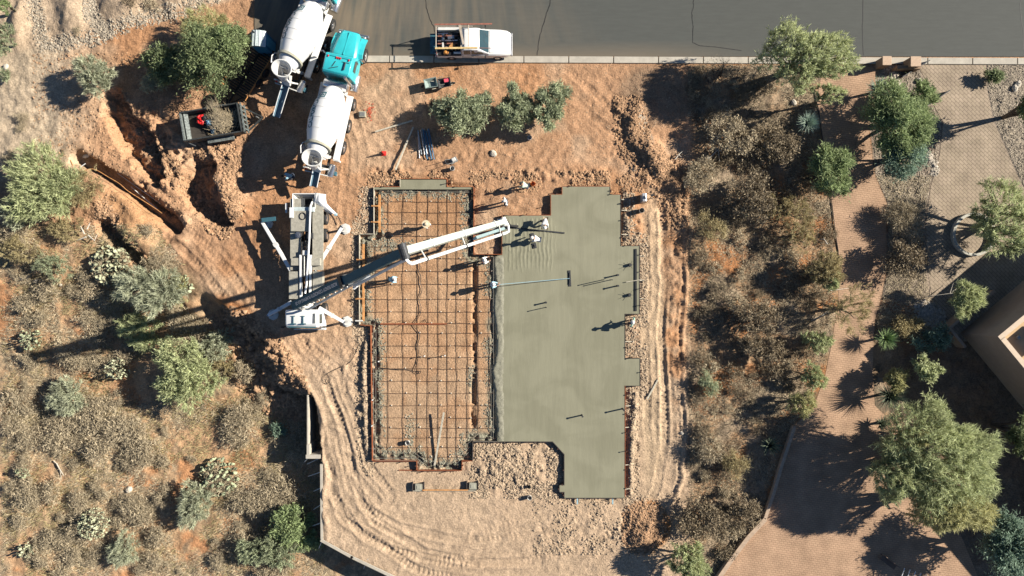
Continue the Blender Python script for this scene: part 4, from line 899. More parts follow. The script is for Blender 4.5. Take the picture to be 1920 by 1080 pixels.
    d = MB().lathe(A0,ax,prof,40).build('drum', WHITE, t, smooth=True)
    for q,r in ((.55,.905),(1.1,1.105),(1.65,1.205),(2.3,1.195),(2.9,1.075)): MB().lathe(A0+ax*(q-.012),ax,[(0,r-.01),(0,r+.008),(.024,r+.008),(.024,r-.01)],40).build('weld_seam', WHITE_D, d, smooth=True)
    MB().lathe(A0+ax*3.62,ax,[(0,.80),(0,.93),(.14,.93),(.14,.76)],40).build('drum_ring', CONC, d, smooth=True)
    pr=np.array(prof[1:10])
    def on_drum(u, phi):   # u along axis from the front, phi from the top towards +y
        r=float(np.interp(u, pr[:,0], pr[:,1]))+.012; e1=Vector((0,1,0)); e2=ax.cross(e1).normalized(); e2 = e2 if e2.z>0 else -e2
        return A0+ax*u+(e2*math.cos(phi)+e1*math.sin(phi))*r
    v,fs=text_mesh("CALPORTLAND",.46); w=v[:,0].max(); 
    vs=[on_drum(2.95-(p[0]/w)*2.35, 0.52+p[1]*1.35/1.2) for p in v]; m=MB(); m.add(vs,fs); m.build('drum_lettering', TEAL_D, d)
    # turquoise emblem: square frame with a small figure
    m=MB()
    for (a0,a1,b0,b1) in ((.62,1.02,.20,.27),(.62,1.02,.50,.57),(.62,.70,.27,.50),(.96,1.02,.27,.50),(.76,.90,.33,.43)):
        g=[[on_drum(a0+(a1-a0)*i/3,b0+(b1-b0)*j/2) for j in range(3)] for i in range(4)]
        for i in range(3):
            for j in range(2): m.add([g[i][j],g[i+1][j],g[i+1][j+1],g[i][j+1]],[(0,1,2,3)])
    m.build('drum_emblem', TEAL_D, d)
    # side decks
    for s in (-1,1): MB().hull([[(5.0,s*.78,1.45),(5.0,s*1.24,1.42),(5.0,s*1.24,1.52),(5.0,s*.78,1.55)],[(4.0,s*.78,1.45),(4.0,s*1.24,1.42),(4.0,s*1.24,1.52),(4.0,s*.78,1.55)],[(1.1,s*.78,1.30),(1.1,s*1.24,1.27),(1.1,s*1.24,1.37),(1.1,s*.78,1.40)]]).build('side_deck', WHITE, t, bevel=.02)
    for s in (-1,1): MB().box((1.1,s*1.0,1.05),(.1,.45,.6)).build('mud_flap', WHITE_D, t)
    # rear: pedestal, hopper, chute
    MB().beam((1.25,.55,1.0),(1.0,.45,2.4),.12,.14).beam((1.25,-.55,1.0),(1.0,-.45,2.4),.12,.14).box((1.1,0,2.3),(.3,1.3,.18)).build('rear_pedestal', WHITE_D, t)
    MB().hull([[(1.05+.05*0+ .62*math.cos(a)*.8-.35, .72*math.sin(a), 3.62) for a in np.linspace(0,2*math.pi,25)[:-1]],[(.75-.35+.30*math.cos(a), .30*math.sin(a), 2.75) for a in np.linspace(0,2*math.pi,25)[:-1]]],caps=False).hull([[(1.05-.35+.56*math.cos(a)*.8, .66*math.sin(a), 3.62) for a in np.linspace(0,2*math.pi,25)[:-1]],[(.75-.35+.26*math.cos(a), .26*math.sin(a), 2.78) for a in np.linspace(0,2*math.pi,25)[:-1]]],caps=False).build('hopper', WHITE_D, t, smooth=True)
    MB().tube([(1.05-.35+.60*math.cos(a)*.8, .70*math.sin(a), 3.63) for a in np.linspace(0,2*math.pi,25)],.045,6).build('hopper_rim', WHITE_D, t, smooth=True)
    MB().hull([[(.55,.32,2.7),(.55,-.32,2.7),(.7,-.3,2.2),(.7,.3,2.2)],[(.1,.24,1.75),(.1,-.24,1.75),(.25,-.24,1.65),(.25,.24,1.65)]]).build('collector', WHITE_D, t)
    # chute: open trough
    def trough(p0,p1,w): 
        p0,p1=Vector(p0),Vector(p1); mb=MB(); sd=(p1-p0).cross(Vector((0,0,1))).normalized(); up=sd.cross((p1-p0).normalized()); pts=[(-1,.42),(-.95,.40),(-.6,.06),(0,0),(.6,.06),(.95,.40),(1,.42),(.62,.02),(0,-.05),(-.62,.02)]
        mb.hull([[p+sd*a*w/2+up*b*.5 for a,b in pts] for p in (p0,p1)]); return mb
    c1=trough((.35,0,1.75),(-.75,.12,1.28),.52).build('chute', mat('chute_grey',(.10,.17,.22),.5), t); c1['label']='shaded grey chute with white side rails'
    if long: trough((-.72,.12,1.22),(-1.75,.22,.80),.50).build('chute_extension', MATS['chute_grey'], c1)
    for s in (-1,1): MB().tube([(.3,s*.27,1.98),(-.75,.12+s*.27,1.50)]+([(-1.75,.22+s*.26,1.02)] if long else []),.035,6).build('chute_rail', WHITE, c1)
    MB().cyl((.1,-.85,1.35),(.75,-.95,1.5),.26,n=18).cyl((.72,-.95,1.5),(.76,-.95,1.5),.18,n=18).build('air_tank', CHROME, t, smooth=True)
    MB().box((.3,-.98,1.25),(.25,.55,.4)).build('tool_box', DKTEAL, t, bevel=.03)
    # ladder and booster rail on the left
    MB().tube([(1.9,1.15,1.3),(1.5,1.12,2.9),(1.2,1.0,3.5),(.8,.85,3.55)],.035,6).tube([(1.2,1.18,1.3),(1.0,1.12,2.4),(.9,1.05,3.0)],.03,6).build('ladder_rail', WHITE, t)
    m=MB()
    for k in range(5): m.tube([(1.75-.1*k,1.15,1.5+.32*k),(1.15-.04*k,1.15,1.5+.3*k)],.02,5)
    m.tube([(.8,-.85,3.2),(.9,.9,3.3)],.03,6).build('ladder_rung', WHITE, t)
    for s in (-1,1):
        MB().box((.28,s*1.0,1.1),(.08,.42,.62)).build('light_panel', WHITE_D, t, bevel=.02); MB().cyl((.24,s*1.0,1.28),(.20,s*1.0,1.30),.085).build('tail_light', RED, t)
    MB().box((.05,0,1.55),(.06,1.9,.06)).box((.45,0,1.5),(.06,1.5,.06)).build('rear_cross_bar', WHITE_D, t)
    MB().tube([(1.0,.3,3.0),(.5,0,3.15),(.2,-.5,2.8),(.4,-.8,2.0)],.05,6).build('hydraulic_arm', WHITE_D, t)
    return t
MX = mixer()
def stretch_rear(o, top, x0=5.82, k=1.22):
    for c in children(o):
        if c.type == 'MESH':
            v = c.data.vertices
            if c.name.startswith(('wheel','rim')):
                xs = [p.co.x for p in v]; m = (min(xs)+max(xs))/2 if not top else (min(xs)+max(xs))/2
                d = -(x0-m)*(k-1) if m < x0 else 0
                for p in v: p.co.x += d
            else:
                for p in v:
                    if p.co.x < x0: p.co.x = x0-(x0-p.co.x)*k
            c.data.update()
        stretch_rear(c, False, x0, k)
stretch_rear(MX, True)
def put(o, u, v, z, ahead, ang):
    """stand o so that its local point (ahead,0) at height z shows at photo pixel (u,v)"""
    x,y=W(u,v,z); a=ang; o.location=(x-ahead*math.cos(a), y-ahead*math.sin(a), 0); o.rotation_euler=(0,0,a)
put(MX, 633, 118, 2.9, 6.6, math.radians(90-13.2))
MX2 = mixer(True); stretch_rear(MX2, True); MX2['label']='concrete mixer with white drum reaching over the top edge of the photo'
put(MX2, 528, 128, 3.62, -.43, math.radians(90-20.5))

# ------------------------------------------------------------------ pickup
def pickup():
    t=thing('pickup_truck','white pickup with ladder rack parked at the kerb','pickup',(0,0,0),0)
    def r(x,w,z0,z1,c=.10): return [(x,-w,z0),(x,-w*1.02,z0+.25),(x,-w,z1-c),(x,-w+c,z1),(x,w-c,z1),(x,w,z1-c),(x,w*1.02,z0+.25),(x,w,z0)]
    body=MB().hull([r(-.72,.93,.45,1.12),r(.9,.96,.42,1.13),r(1.35,.96,.42,1.12),r(2.1,.95,.42,1.06),r(2.55,.90,.42,1.00),r(2.78,.80,.45,.92),r(2.86,.68,.5,.85)]).build('body', WHITE, t, smooth=True, bevel=.03)
    MB().hull([[(1.3,-.80,1.135),(1.3,.80,1.135),(1.3,.78,1.16),(1.3,-.78,1.16)],[(2.65,-.66,1.01),(2.65,.66,1.01),(2.65,.64,1.035),(2.65,-.64,1.035)]]).build('hood', WHITE, t, bevel=.015)
    def g(x,w,z): return [(x,-w,1.10),(x,-w,1.12),(x,-w*.87,z-.05),(x,-w*.78,z),(x,w*.78,z),(x,w*.87,z-.05),(x,w,1.12),(x,w,1.10)]
    cab=MB().hull([g(-.72,.92,1.62),g(-.62,.93,1.76),g(.35,.93,1.78),g(.55,.93,1.70),g(1.28,.93,1.13)]).build('cab', WHITE, t, smooth=True, bevel=.02)
    MB().add([(.60,-.70,1.70),(.60,.70,1.70),(1.24,.80,1.185),(1.24,-.80,1.185)],[(0,1,2,3)]).build('windshield', GLASS, cab)
    for s in (-1,1):
        MB().add([(.50,s*.795,1.66),(.95,s*.925,1.19),(-.02,s*.94,1.19),(-.02,s*.83,1.68)],[(0,1,2,3)]).build('side_window', GLASS, cab)
        MB().add([(-.10,s*.83,1.66),(-.10,s*.94,1.19),(-.6,s*.94,1.19),(-.6,s*.83,1.64)],[(0,1,2,3)]).build('rear_side_window', GLASS, cab)
        MB().box((.45,s*.985,.8),(1.0,.015,.55)).build('door', WHITE, t, bevel=.005)
        MB().box((.05,s*1.0,.98),(.16,.02,.04)).build('door_handle', BLACK, t)
        MB().cyl((.95,s*.95,1.18),(.98,s*1.12,1.2),.02,n=6).box((.98,s*1.12,1.22),(.09,.16,.14)).build('mirror', BLACK, t, bevel=.02)
        MB().box((2.72,s*.6,.75),(.16,.3,.14)).build('headlight', CHROME, t, bevel=.02)
        MB().box((-2.60,s*.85,.95),(.05,.14,.3)).build('tail_light', RED, t)
        # bed side
        MB().box((-1.66,s*.92,.86),(1.86,.12,.72)).build('bed_side', WHITE, t, bevel=.03)
        MB().box((-1.62,s*.93,1.235),(1.7,.26 if s<0 else .2,.03)).build('bed_rail', BLACK if s<0 else WHITE_D, t)
    MB().box((-1.66,0,.66),(1.9,1.72,.06)).build('bed_floor', DKSTEEL, t); MB().box((-.78,0,.92),(.05,1.7,.5)).build('bed_front', WHITE_D, t)
    MB().box((-2.86,0,.72),(.52,1.5,.05)).build('tailgate', mat('tailgate_teal',(.05,.13,.16),.5,var=.4,vscale=6), t, bevel=.01)
    MB().box((-2.68,0,.5),(.16,1.8,.2)).build('rear_bumper', CHROME, t, bevel=.03); MB().box((2.9,0,.52),(.14,1.7,.22)).build('front_bumper', CHROME, t, bevel=.04); MB().box((2.86,0,.76),(.04,1.0,.2)).build('grille', BLACK, t)
    for x in (1.85,-1.55):
        for s in (-1,1): wheel(t,x,s*.86,.37,.24,s)
    MB().box((-.45,.68,1.79),(.02,.02,.02)).build('antenna_base', BLACK, t)
    # wipers
    for y in (-.35,.3): MB().tube([(1.2,y,1.22),(.85,y+.35,1.50)],.012,4).build('wiper', BLACK, cab)
    # rack
    RK=mat('rack_tube',(.50,.42,.33),.5,.2,var=.2); RB=mat('rack_red_brown',(.30,.12,.08),.6,var=.3); RY=mat('rack_yellow',(.60,.44,.20),.6,var=.25)
    rk=MB()
    for x in (-2.55,-.75):
        rk.tube([(x,-.9,1.2),(x,-.82,1.95),(x,.88,1.95),(x,.93,1.2)],.03,6)
    rk.tube([(-.2,-.82,1.97),(-.2,.95,1.97)],.03,6); rk.tube([(-2.6,.84,1.96),(.1,.84,1.96)],.03,6); rk.build('rack', RK, t)
    MB().beam((-2.65,.95,1.98),(1.5,1.0,1.98),.10,.05).build('rack_board', RB, t)
    MB().beam((-2.6,-.78,2.02),(.45,-.74,2.02),.12,.07).build('rack_board', RY, t)
    MB().tube([(-.9,-.72,1.99),(1.4,-.76,1.99)],.025,6).build('rack_pipe', RB, t)
    MB().beam((-.85,.9,2.03),(-.55,-.5,2.04),.16,.05).build('rack_ladder', RK, t)
    for i,(y,m_) in enumerate(((.55,CHROME),(.35,RB),(.05,CHROME),(-.2,RB),(-.45,RB))): MB().tube([(-2.5,y,1.2+.1*(i%2)),(-1.0+.2*(i%3),y+.05,1.25)],.05,6).build('bed_pipe', m_, t)
    MB().box((-1.3,.45,1.15),(.9,.35,.3)).build('tool_chest', BLACK, t, bevel=.02); MB().box((-.95,-.1,1.05),(.2,1.4,.5)).build('tool_chest', BLACK, t, bevel=.02)
    q=random.Random(5)
    for i in range(12): MB().box((q.uniform(-2.4,-1.0),q.uniform(-.6,.6),1.1+.12*q.random()),(q.uniform(.15,.5),q.uniform(.06,.3),q.uniform(.08,.25)),rz=q.random()*3).build('bed_tool', [CHROME,RB,DKSTEEL,WOOD,WHITE_D,FORM_O][i%6], t, bevel=.01)
    MB().box((-1.45,.1,1.05),(.6,.6,.25),rz=.4).build('hose_reel', DKSTEEL, t, bevel=.05)
    MB().box((-1.05,-.86,1.28),(.55,.14,.12)).build('side_box', WHITE, t, bevel=.02)
    for i,(c,m_) in enumerate((((-1.90,-.84,1.30),mat('red_yellow_sack',(.65,.08,.08),.6,var=.5,vscale=14,col2=(.75,.40,.06))),)):
        mb=MB(); mb.ball(c,(.20,.17,.12),10,6); mb.build('work_bag', m_, t, smooth=True)
    return t
PK=pickup(); PK.location=(*W(885,79,1.1),0.02)

# ------------------------------------------------------------------ concrete pump
def pump():
    px,py=-14.95,-2.95   # cab front
    t=thing('concrete_pump_truck','white boom pump truck on outriggers feeding the slab','pump truck',(px,py+9.75,0),-math.pi/2)
    # local: x forward (down the photo), y to the photo's right
    L=9.75
    def loc(u,v,z): x,y=W(u,v,z); return Vector((-(y-(py+L)), (x-px), z))
    MB().box((4.9,.45,.95),(9.2,.14,.3)).box((4.9,-.45,.95),(9.2,.14,.3)).box((4.9,0,.95),(8.5,.5,.2)).build('chassis', DKSTEEL, t)
    for x in (8.4,7.0): wheel(t,x,1.05,.52,.30,1); wheel(t,x,-1.05,.52,.30,-1)
    for x in (2.9,1.6): wheel(t,x,.95,.52,.27,1,dual=True); wheel(t,x,-.95,.52,.27,-1,dual=True)
    def cr(x,w,z0,z1,c=.1): return [(x,-w,z0),(x,-w,1.7),(x,-w*.96,z1-c),(x,-w*.88,z1),(x,w*.88,z1),(x,w*.96,z1-c),(x,w,1.7),(x,w,z0)]
    cab=MB().hull([cr(8.35,1.18,.75,2.78),cr(8.45,1.2,.7,2.86),cr(9.35,1.2,.65,2.84),cr(9.6,1.19,.6,2.65),cr(9.75,1.18,.6,1.75),cr(9.75,1.15,.6,.7)]).build('cab', WHITE, t, smooth=True, bevel=.04)
    MB().add([(9.625,-1.0,2.6),(9.625,1.0,2.6),(9.755,1.05,1.78),(9.755,-1.05,1.78)],[(3,2,1,0)]).build('windshield', GLASS, cab)
    for s in (-1,1): MB().box((9.0,s*1.2,2.1),(.7,.02,.6)).build('side_window', GLASS, cab); MB().tube([(9.5,s*1.15,2.5),(9.6,s*1.45,2.5)],.02,5).box((9.6,s*1.45,2.2),(.1,.2,.5)).build('mirror', BLACK, cab)
    for y in (-.55,.15): MB().tube([(8.8,y,2.9),(9.35,y,2.9)],.035,6).tube([(8.8,y-.12,2.9),(8.8,y+.12,2.9)],.03,6).tube([(9.35,y-.2,2.9),(9.35,y+.2,2.9)],.05,6).build('air_horn', mat('dull_teal_trim',(.04,.11,.14),.5), cab)
    MB().box((8.95,.95,2.88),(.7,.14,.03)).build('roof_hatch', STEEL, cab); MB().beam((9.55,-1.0,2.72),(9.6,1.0,2.72),.10,.08).build('visor', mat('dull_teal_trim',(.04,.11,.14),.5), cab)
    MB().box((9.82,0,.6),(.16,2.3,.35)).build('bumper', WHITE_D, t, bevel=.03)
    # decks either side of the boom tunnel
    for s,w0,w1 in ((-1,.42,1.2),(1,.42,1.2)):
        MB().box((2.9,s*(w0+w1)/2,1.48),(5.2,w1-w0,.10)).build('deck', DECKG, t, bevel=.01)
        MB().box((6.6,s*.86,1.50),(2.0,.72,.55)).build('deck_box', DECKG, t, bevel=.02)
        MB().box((4.9,s*.75,1.66),(.55,.62,.3)).build('valve_box', DECKG, t, bevel=.02)
    MB().box((1.95,-.42,1.66),(1.5,1.35,.28)).build('water_tank', DECKG, t, bevel=.04)
    MB().box((1.35,-1.0,1.86),(.75,.28,.14)).build('tool_box', WHITE, t, bevel=.02)
    MB().cyl((2.95,-.52,1.55),(2.95,-.52,1.85),.22,n=18).cyl((2.95,-.52,1.84),(2.95,-.52,1.9),.12,n=12).build('filter_housing', CHROME, t, smooth=True)
    MB().box((3.0,.25,1.6),(.4,.5,.3)).build('control_block', DKSTEEL, t)
    m=MB()
    for k in range(14): m.tube([(3.3+rnd.random()*1.2,-.3+rnd.random()*.6,1.45+rnd.random()*.3) for _ in range(3)],.03,5)
    m.build('hydraulic_hoses', DKSTEEL, t)
    m=MB()
    for k in range(3): a=rnd.random()*6; m.tube([(1.6+.25*math.cos(q),-.2+.22*math.sin(q),1.83) for q in np.linspace(a,a+4,10)],.03,5)
    m.build('coiled_hose', BLACK, t)
    MB().box((4.25,0,1.72),(.35,.42,.3)).build('pump_cylinder_head', WHITE_D, t, bevel=.02)
    for y in (-.16,.0,.16): MB().cyl((4.4,y,1.6),(6.0,y,1.6),.065,n=10).build('pumping_cylinder', STEEL if y else mat('dull_teal_trim',(.04,.11,.14),.5), t, smooth=True)
    for s in (-1,1): MB().beam((4.4,s*.36,1.75),(8.0,s*.33,1.75),.14,.22).build('boom_rest_rail', WHITE, t)
    MB().tube([(.55,.42,1.6),(.9,.38,1.9),(3.5,.30,1.95),(6.6,.12,2.0),(7.2,.05,2.1)],.075,10).build('delivery_pipe', WHITE, t, smooth=True)
    # hopper at the tail
    MB().hull([[(-.05,-1.0,1.55),(-.05,.62,1.55),(1.02,.62,1.55),(1.02,-1.0,1.55)],[(.2,-.7,.75),(.2,.4,.75),(.9,.4,.75),(.9,-.7,.75)]],caps=False).hull([[(.03,-.92,1.55),(.03,.54,1.55),(.94,.54,1.55),(.94,-.92,1.55)],[(.24,-.65,.8),(.24,.35,.8),(.86,.35,.8),(.86,-.65,.8)]],caps=False).build('hopper', WHITE_D, t)
    MB().box((.55,-.15,.82),(.7,1.1,.04)).build('hopper_floor', BLACK, t)
    MB().tube([(-.05,-1.0,1.57),(-.05,.62,1.57),(1.0,.62,1.57),(1.0,-1.0,1.57),(-.05,-1.0,1.57)],.045,6).build('hopper_rim', WHITE, t)
    m=MB()
    for k in range(9): m.beam((.25,-.85+.085*k,1.5),(.9,-.83+.085*k,1.5),.022,.04)
    m.build('hopper_grate', STEEL, t)
    MB().box((1.1,-.2,1.62),(.35,1.6,.22)).build('hopper_apron', mat('pale_grey_paint',(.45,.52,.52),.5,var=.15), t, bevel=.04)
    mb=MB(); R1=random.Random(9)
    mb.hull([[(-.1+.05*math.cos(a),.95+.42*math.cos(a),1.35+.3*math.sin(a)) for a in np.linspace(0,2*math.pi,13)[:-1]],[(.55,.95+.45*math.cos(a),1.45+.3*math.sin(a)) for a in np.linspace(0,2*math.pi,13)[:-1]],[(.95,1.3+.38*math.cos(a),1.3+.2*math.sin(a)) for a in np.linspace(0,2*math.pi,13)[:-1]],[(1.35,1.85+.18*math.cos(a),1.1+.12*math.sin(a)) for a in np.linspace(0,2*math.pi,13)[:-1]]]); mb.v=[(a+R1.uniform(-.05,.05),b+R1.uniform(-.05,.05),c+R1.uniform(-.05,.05)) for a,b,c in mb.v]
    mb.build('tail_cover', WHITE, t)
    MB().box((1.4,2.0,1.08),(.2,.22,.16)).build('remote_box', mat('pale_blue_paint',(.30,.45,.50),.5), t, bevel=.03)
    MB().box((.95,-1.55,1.3),(.7,.14,.06)).build('step', WHITE, t)
    # outriggers
    spec=[((546,507),(492,417),1.1,'rear left',5.9),((590,507),(641,427),1.1,'rear right',5.9),((548,566),(503,591),1.1,'front left',7.6),((598,577),(645,604),1.1,'front right',7.6)]
    for a,b,z,lb,_ in spec:
        A=loc(*a,z+.25); B=loc(*b,z); o=MB().beam(A,B,.27,.26,.20,.20).build('outrigger_leg', WHITE, t, bevel=.02)
        mid=A.lerp(B,.55); MB().beam(A.lerp(B,.5),A.lerp(B,.56),.30,.29).build('outrigger_collar', WHITE_D, o)
        MB().cyl(B+Vector((0,0,.1)),Vector((B.x,B.y,.25)),.09,n=12).build('jack', CHROME, o)
        MB().cyl(Vector((B.x,B.y,.06)),Vector((B.x,B.y,.16)),.30,n=20).cyl(Vector((B.x,B.y,.0)),Vector((B.x,B.y,.06)),.42,n=8).build('foot_pad', WHITE_D, o)
    A=loc(491,413,1.3); MB().beam(A,loc(517,410,1.3),.3,.1).build('outrigger_flag', mat('dull_teal_trim',(.04,.11,.14),.5), t)
    # turret and boom
    T=loc(563,571,3.0); MB().cyl((T.x,T.y,1.5),(T.x,T.y,2.3),.5,.42,n=24).cyl((T.x,T.y,2.3),(T.x,T.y,3.3),.34,.28,n=20).box((T.x,T.y,3.3),(.5,.55,.6)).build('turret', WHITE_D, t, smooth=False, bevel=.02)
    m=MB()
    for k in range(12): m.tube([(T.x+.5+rnd.uniform(-.2,.3),T.y-.6+rnd.random()*1.2,2.3+rnd.random()*.5) for _ in range(3)],.035,5)
    m.build('turret_hoses', WHITE_D, t)
    P0=loc(554,572,3.6); E=loc(757,472,16.0); F=loc(945,416,3.3)
    J=P0.lerp(E,.53)
    s1=MB().beam(P0,J,.56,.62,.60,.60).build('boom_section', DKTEAL, t, bevel=.03)
    s1b=MB().beam(J,E,.52,.5,.42,.42).build('boom_section', DKTEAL, t, bevel=.03)
    MB().beam(J-(E-P0)*.012,J+(E-P0)*.014,.68,.7).build('boom_collar', DKSTEEL, s1)
    a=(E-P0).normalized(); sd=a.cross(Vector((0,0,1))).normalized(); up=sd.cross(a).normalized()
    v,fs=text_mesh("ROSS READY CONCRETE PUMPING 623-20",.30); w=v[:,0].max(); Lt=(J-P0).length*.84
    st=P0+a*((J-P0).length*.94)+up*.316
    # letters read from the joint down to the turret
    m=MB(); m.add([st-a*(p[0]/w*Lt)+sd*(p[1]*1.0-.10)*1 for p in v],fs); m.build('boom_lettering', WHITE, s1)
    E2=E+sd*.0
    s2=MB().beam(E,F,.42,.42,.34,.34).build('boom_section', BOOM_L, t, bevel=.02)
    MB().cyl(E-sd*.42,E+sd*.42,.24,n=16).build('elbow_pin', DKSTEEL, s2); 
    for q in (.2,.5,.86): c=E.lerp(F,q); MB().beam(c,c+(F-E)*.006,.47,.47).build('section_band', WHITE_D, s2)
    MB().cyl(F-sd*.3,F+sd*.3,.2,n=16).box(tuple(F+Vector((0,0,-.1))),(.4,.4,.3)).build('tip_joint', WHITE_D, s2)
    # return link beside the tip and its cylinder
    off2=sd*.42
    MB().beam(E.lerp(F,.62)+off2+Vector((0,0,-.6)),E.lerp(F,.97)+off2+Vector((0,0,-.35)),.2,.22).build('folded_section', mat('shaded_link',(.22,.30,.31),.5), t, bevel=.02)
    MB().cyl(E.lerp(F,.60)+off2+Vector((0,0,-1.0)),E.lerp(F,.82)+off2+Vector((0,0,-.7)),.07,n=10).build('hydraulic_cylinder', CHROME, t, smooth=True)
    # delivery pipes clamped beside the sections
    q0=loc(578,580,3.6); q1=loc(690,517,11.0)
    MB().tube([q0-Vector((0,.3,.5)),q0,q1],.085,10).build('boom_pipe', mat('pipe_grey_white',(.62,.66,.64),.4,var=.12), t, smooth=True)
    k1=J+sd*.55+a*1.0; MB().tube([q1,q1+a*.25,k1+sd*.1-a*.2,k1,k1+a*.3],.095,10).build('pipe_elbow', WHITE, t, smooth=True)
    MB().tube([k1,E+sd*.42-a*.3],.085,10).build('boom_pipe', MATS['pipe_grey_white'], t, smooth=True)
    b=(F-E).normalized(); r0=E+sd*.72+b*.4; r1=F+sd*.78-b*.3
    MB().tube([E+sd*.42-a*.3,E+sd*.42+a*.05,E+sd*.6+b*.12,r0],.10,10).build('pipe_elbow', WHITE, t, smooth=True)
    MB().tube([r0,r0.lerp(r1,.5),r1],.105,10).build('boom_pipe', WHITE, t, smooth=True)
    MB().tube([r1,F+sd*.75+b*.25,F+sd*.35+b*.5,F+b*.35],.10,10).build('pipe_elbow', WHITE, t, smooth=True)
    for q in (.12,.5,.93): c0=E.lerp(F,q); c1=r0.lerp(r1,q); MB().tube([c0,c1],.04,6).build('pipe_bracket', WHITE_D, t); MB().cyl(c1-b*.06,c1+b*.06,.14,n=12).build('pipe_clamp', DKSTEEL, t)
    for q in (.2,.45,.7): c0=P0.lerp(J,q); c1=q0.lerp(q1,q); MB().tube([c0,c1],.03,6).build('pipe_bracket', WHITE_D, t)
    m=MB()
    for q in np.linspace(.1,.95,9): c=P0.lerp(J,q)+sd*.36; m.tube([c,c+a*.5+sd*.04],.035,5)
    m.build('hose_bundle', WHITE_D, t)
    # end hose hanging from the tip
    MB().tube([F+b*.35,F+b*.3+Vector((0,.15,-.8)),F+Vector((0,.3,-1.7)),F+Vector((.05,.5,-2.5)),F+Vector((.05,1.0,-2.9))],.085,10).build('end_hose', RUBBER, t, smooth=True)
    return t
PUMP=pump()
# ------------------------------------------------------------------ plants
def leafmat(name, c, isl=.35, trans=.38, var=.22, vs=.9): return mat(name, c, .7, var=var, vscale=vs, island=isl, trans=trans, spec=.25)
G_PALO = leafmat('palo_verde_green',(.50,.54,.29)); G_SAGE = leafmat('sage_green',(.50,.52,.36)); G_BRIGHT = leafmat('bright_green',(.31,.38,.18)); G_DEEP = leafmat('deep_green',(.22,.265,.13)); G_GREY = leafmat('grey_green',(.38,.42,.26)); G_BLUE = leafmat('blue_green',(.24,.33,.24))
G_YEL = leafmat('yellow_green',(.52,.50,.25)); G_FADE = leafmat('faded_olive',(.44,.37,.20)); G_DRY = leafmat('dry_scrub_leaf',(.44,.365,.245),.45,.15); G_DARK = leafmat('dark_scrub_leaf',(.27,.215,.14),.5,.15); G_CACT = leafmat('pale_cactus_pad',(.29,.32,.20),.25,.0); G_CACT2 = leafmat('cream_cholla_joint',(.36,.37,.24),.2,0); G_AGAVE = leafmat('blue_agave_blade',(0.434,0.542,0.434),.25,0); G_YUC = leafmat('green_yucca_blade',(0.310,0.419,0.186),.3,0); G_DKAG = leafmat('dark_agave_blade',(0.155,0.186,0.124),.5,0)
BARK = mat('green_grey_bark',(.17,.155,.10),.85,var=.25); BARKD = mat('dark_bark',(.10,.075,.055),.9,var=.3); DEADW = mat('bleached_dead_wood',(.46,.42,.35),.85,var=.2)
def tri_mesh(name, A, B, C_, m, parent=None, loc=None):
    n=len(A); v=np.stack([A,B,C_],1).reshape(-1,3).astype(np.float32); me=bpy.data.meshes.new(name)
    me.vertices.add(3*n); me.vertices.foreach_set('co', v.ravel()); me.loops.add(3*n); me.loops.foreach_set('vertex_index', np.arange(3*n,dtype=np.int32))
    me.polygons.add(n); me.polygons.foreach_set('loop_start', np.arange(0,3*n,3,dtype=np.int32)); me.update(calc_edges=True); me.materials.append(m)
    o=bpy.data.objects.new(name, me); COL.objects.link(o)
    if parent: o.parent=parent
    if loc is not None: o.location=loc
    return o
def crown_pts(R, rx, ry, h, K, z0=.35, shell=.55):
    """clump centres through an uneven dome"""
    th=R.rand(K)*2*np.pi; s=np.sqrt(R.rand(K))*.92; wob=1+.20*np.sin(2*th+R.rand()*6)+.15*np.sin(3*th+R.rand()*6)+.12*np.sin(5*th+R.rand()*6)+.10*np.sin(9*th+R.rand()*6)
    x=rx*s*np.cos(th)*wob*.82; y=ry*s*np.sin(th)*wob*.82; top=np.sqrt(np.clip(1-(s*.95)**2,0,1)); z=h*(z0+(1-z0)*top*(1-shell+shell*R.rand(K)))
    return np.stack([x,y,z],1)
def crown(R, rx, ry, h, n, K, L, Wd, radial, csize, z0=.35, up=.25, shell=.55):
    """n tapered leaf sprays round K clumps; returns triangles and the clump centres"""
    Cc=crown_pts(R,rx,ry,h,K,z0,shell); k=R.randint(0,K,n); cs=csize*(.6+.8*R.rand(K))[k][:,None]
    p=Cc[k]+R.normal(size=(n,3))*cs*np.array([1,1,.6]); p[:,2]=np.clip(p[:,2],.05,h*1.03)
    out=Cc[k].copy(); out[:,2]=0; out/= (np.linalg.norm(out,axis=1,keepdims=True)+.3)
    d=out*radial+R.normal(size=(n,3))*(1-radial*.72)*np.array([1,1,.55]); d[:,2]+=up; d/=np.linalg.norm(d,axis=1,keepdims=True)+1e-6
    l=L*(.5+.9*R.rand(n))[:,None]; q=np.cross(d,R.normal(size=(n,3))); q/=np.linalg.norm(q,axis=1,keepdims=True)+1e-6
    w=Wd*(.6+.8*R.rand(n))[:,None]
    return p-q*w, p+q*w, p+d*l, Cc
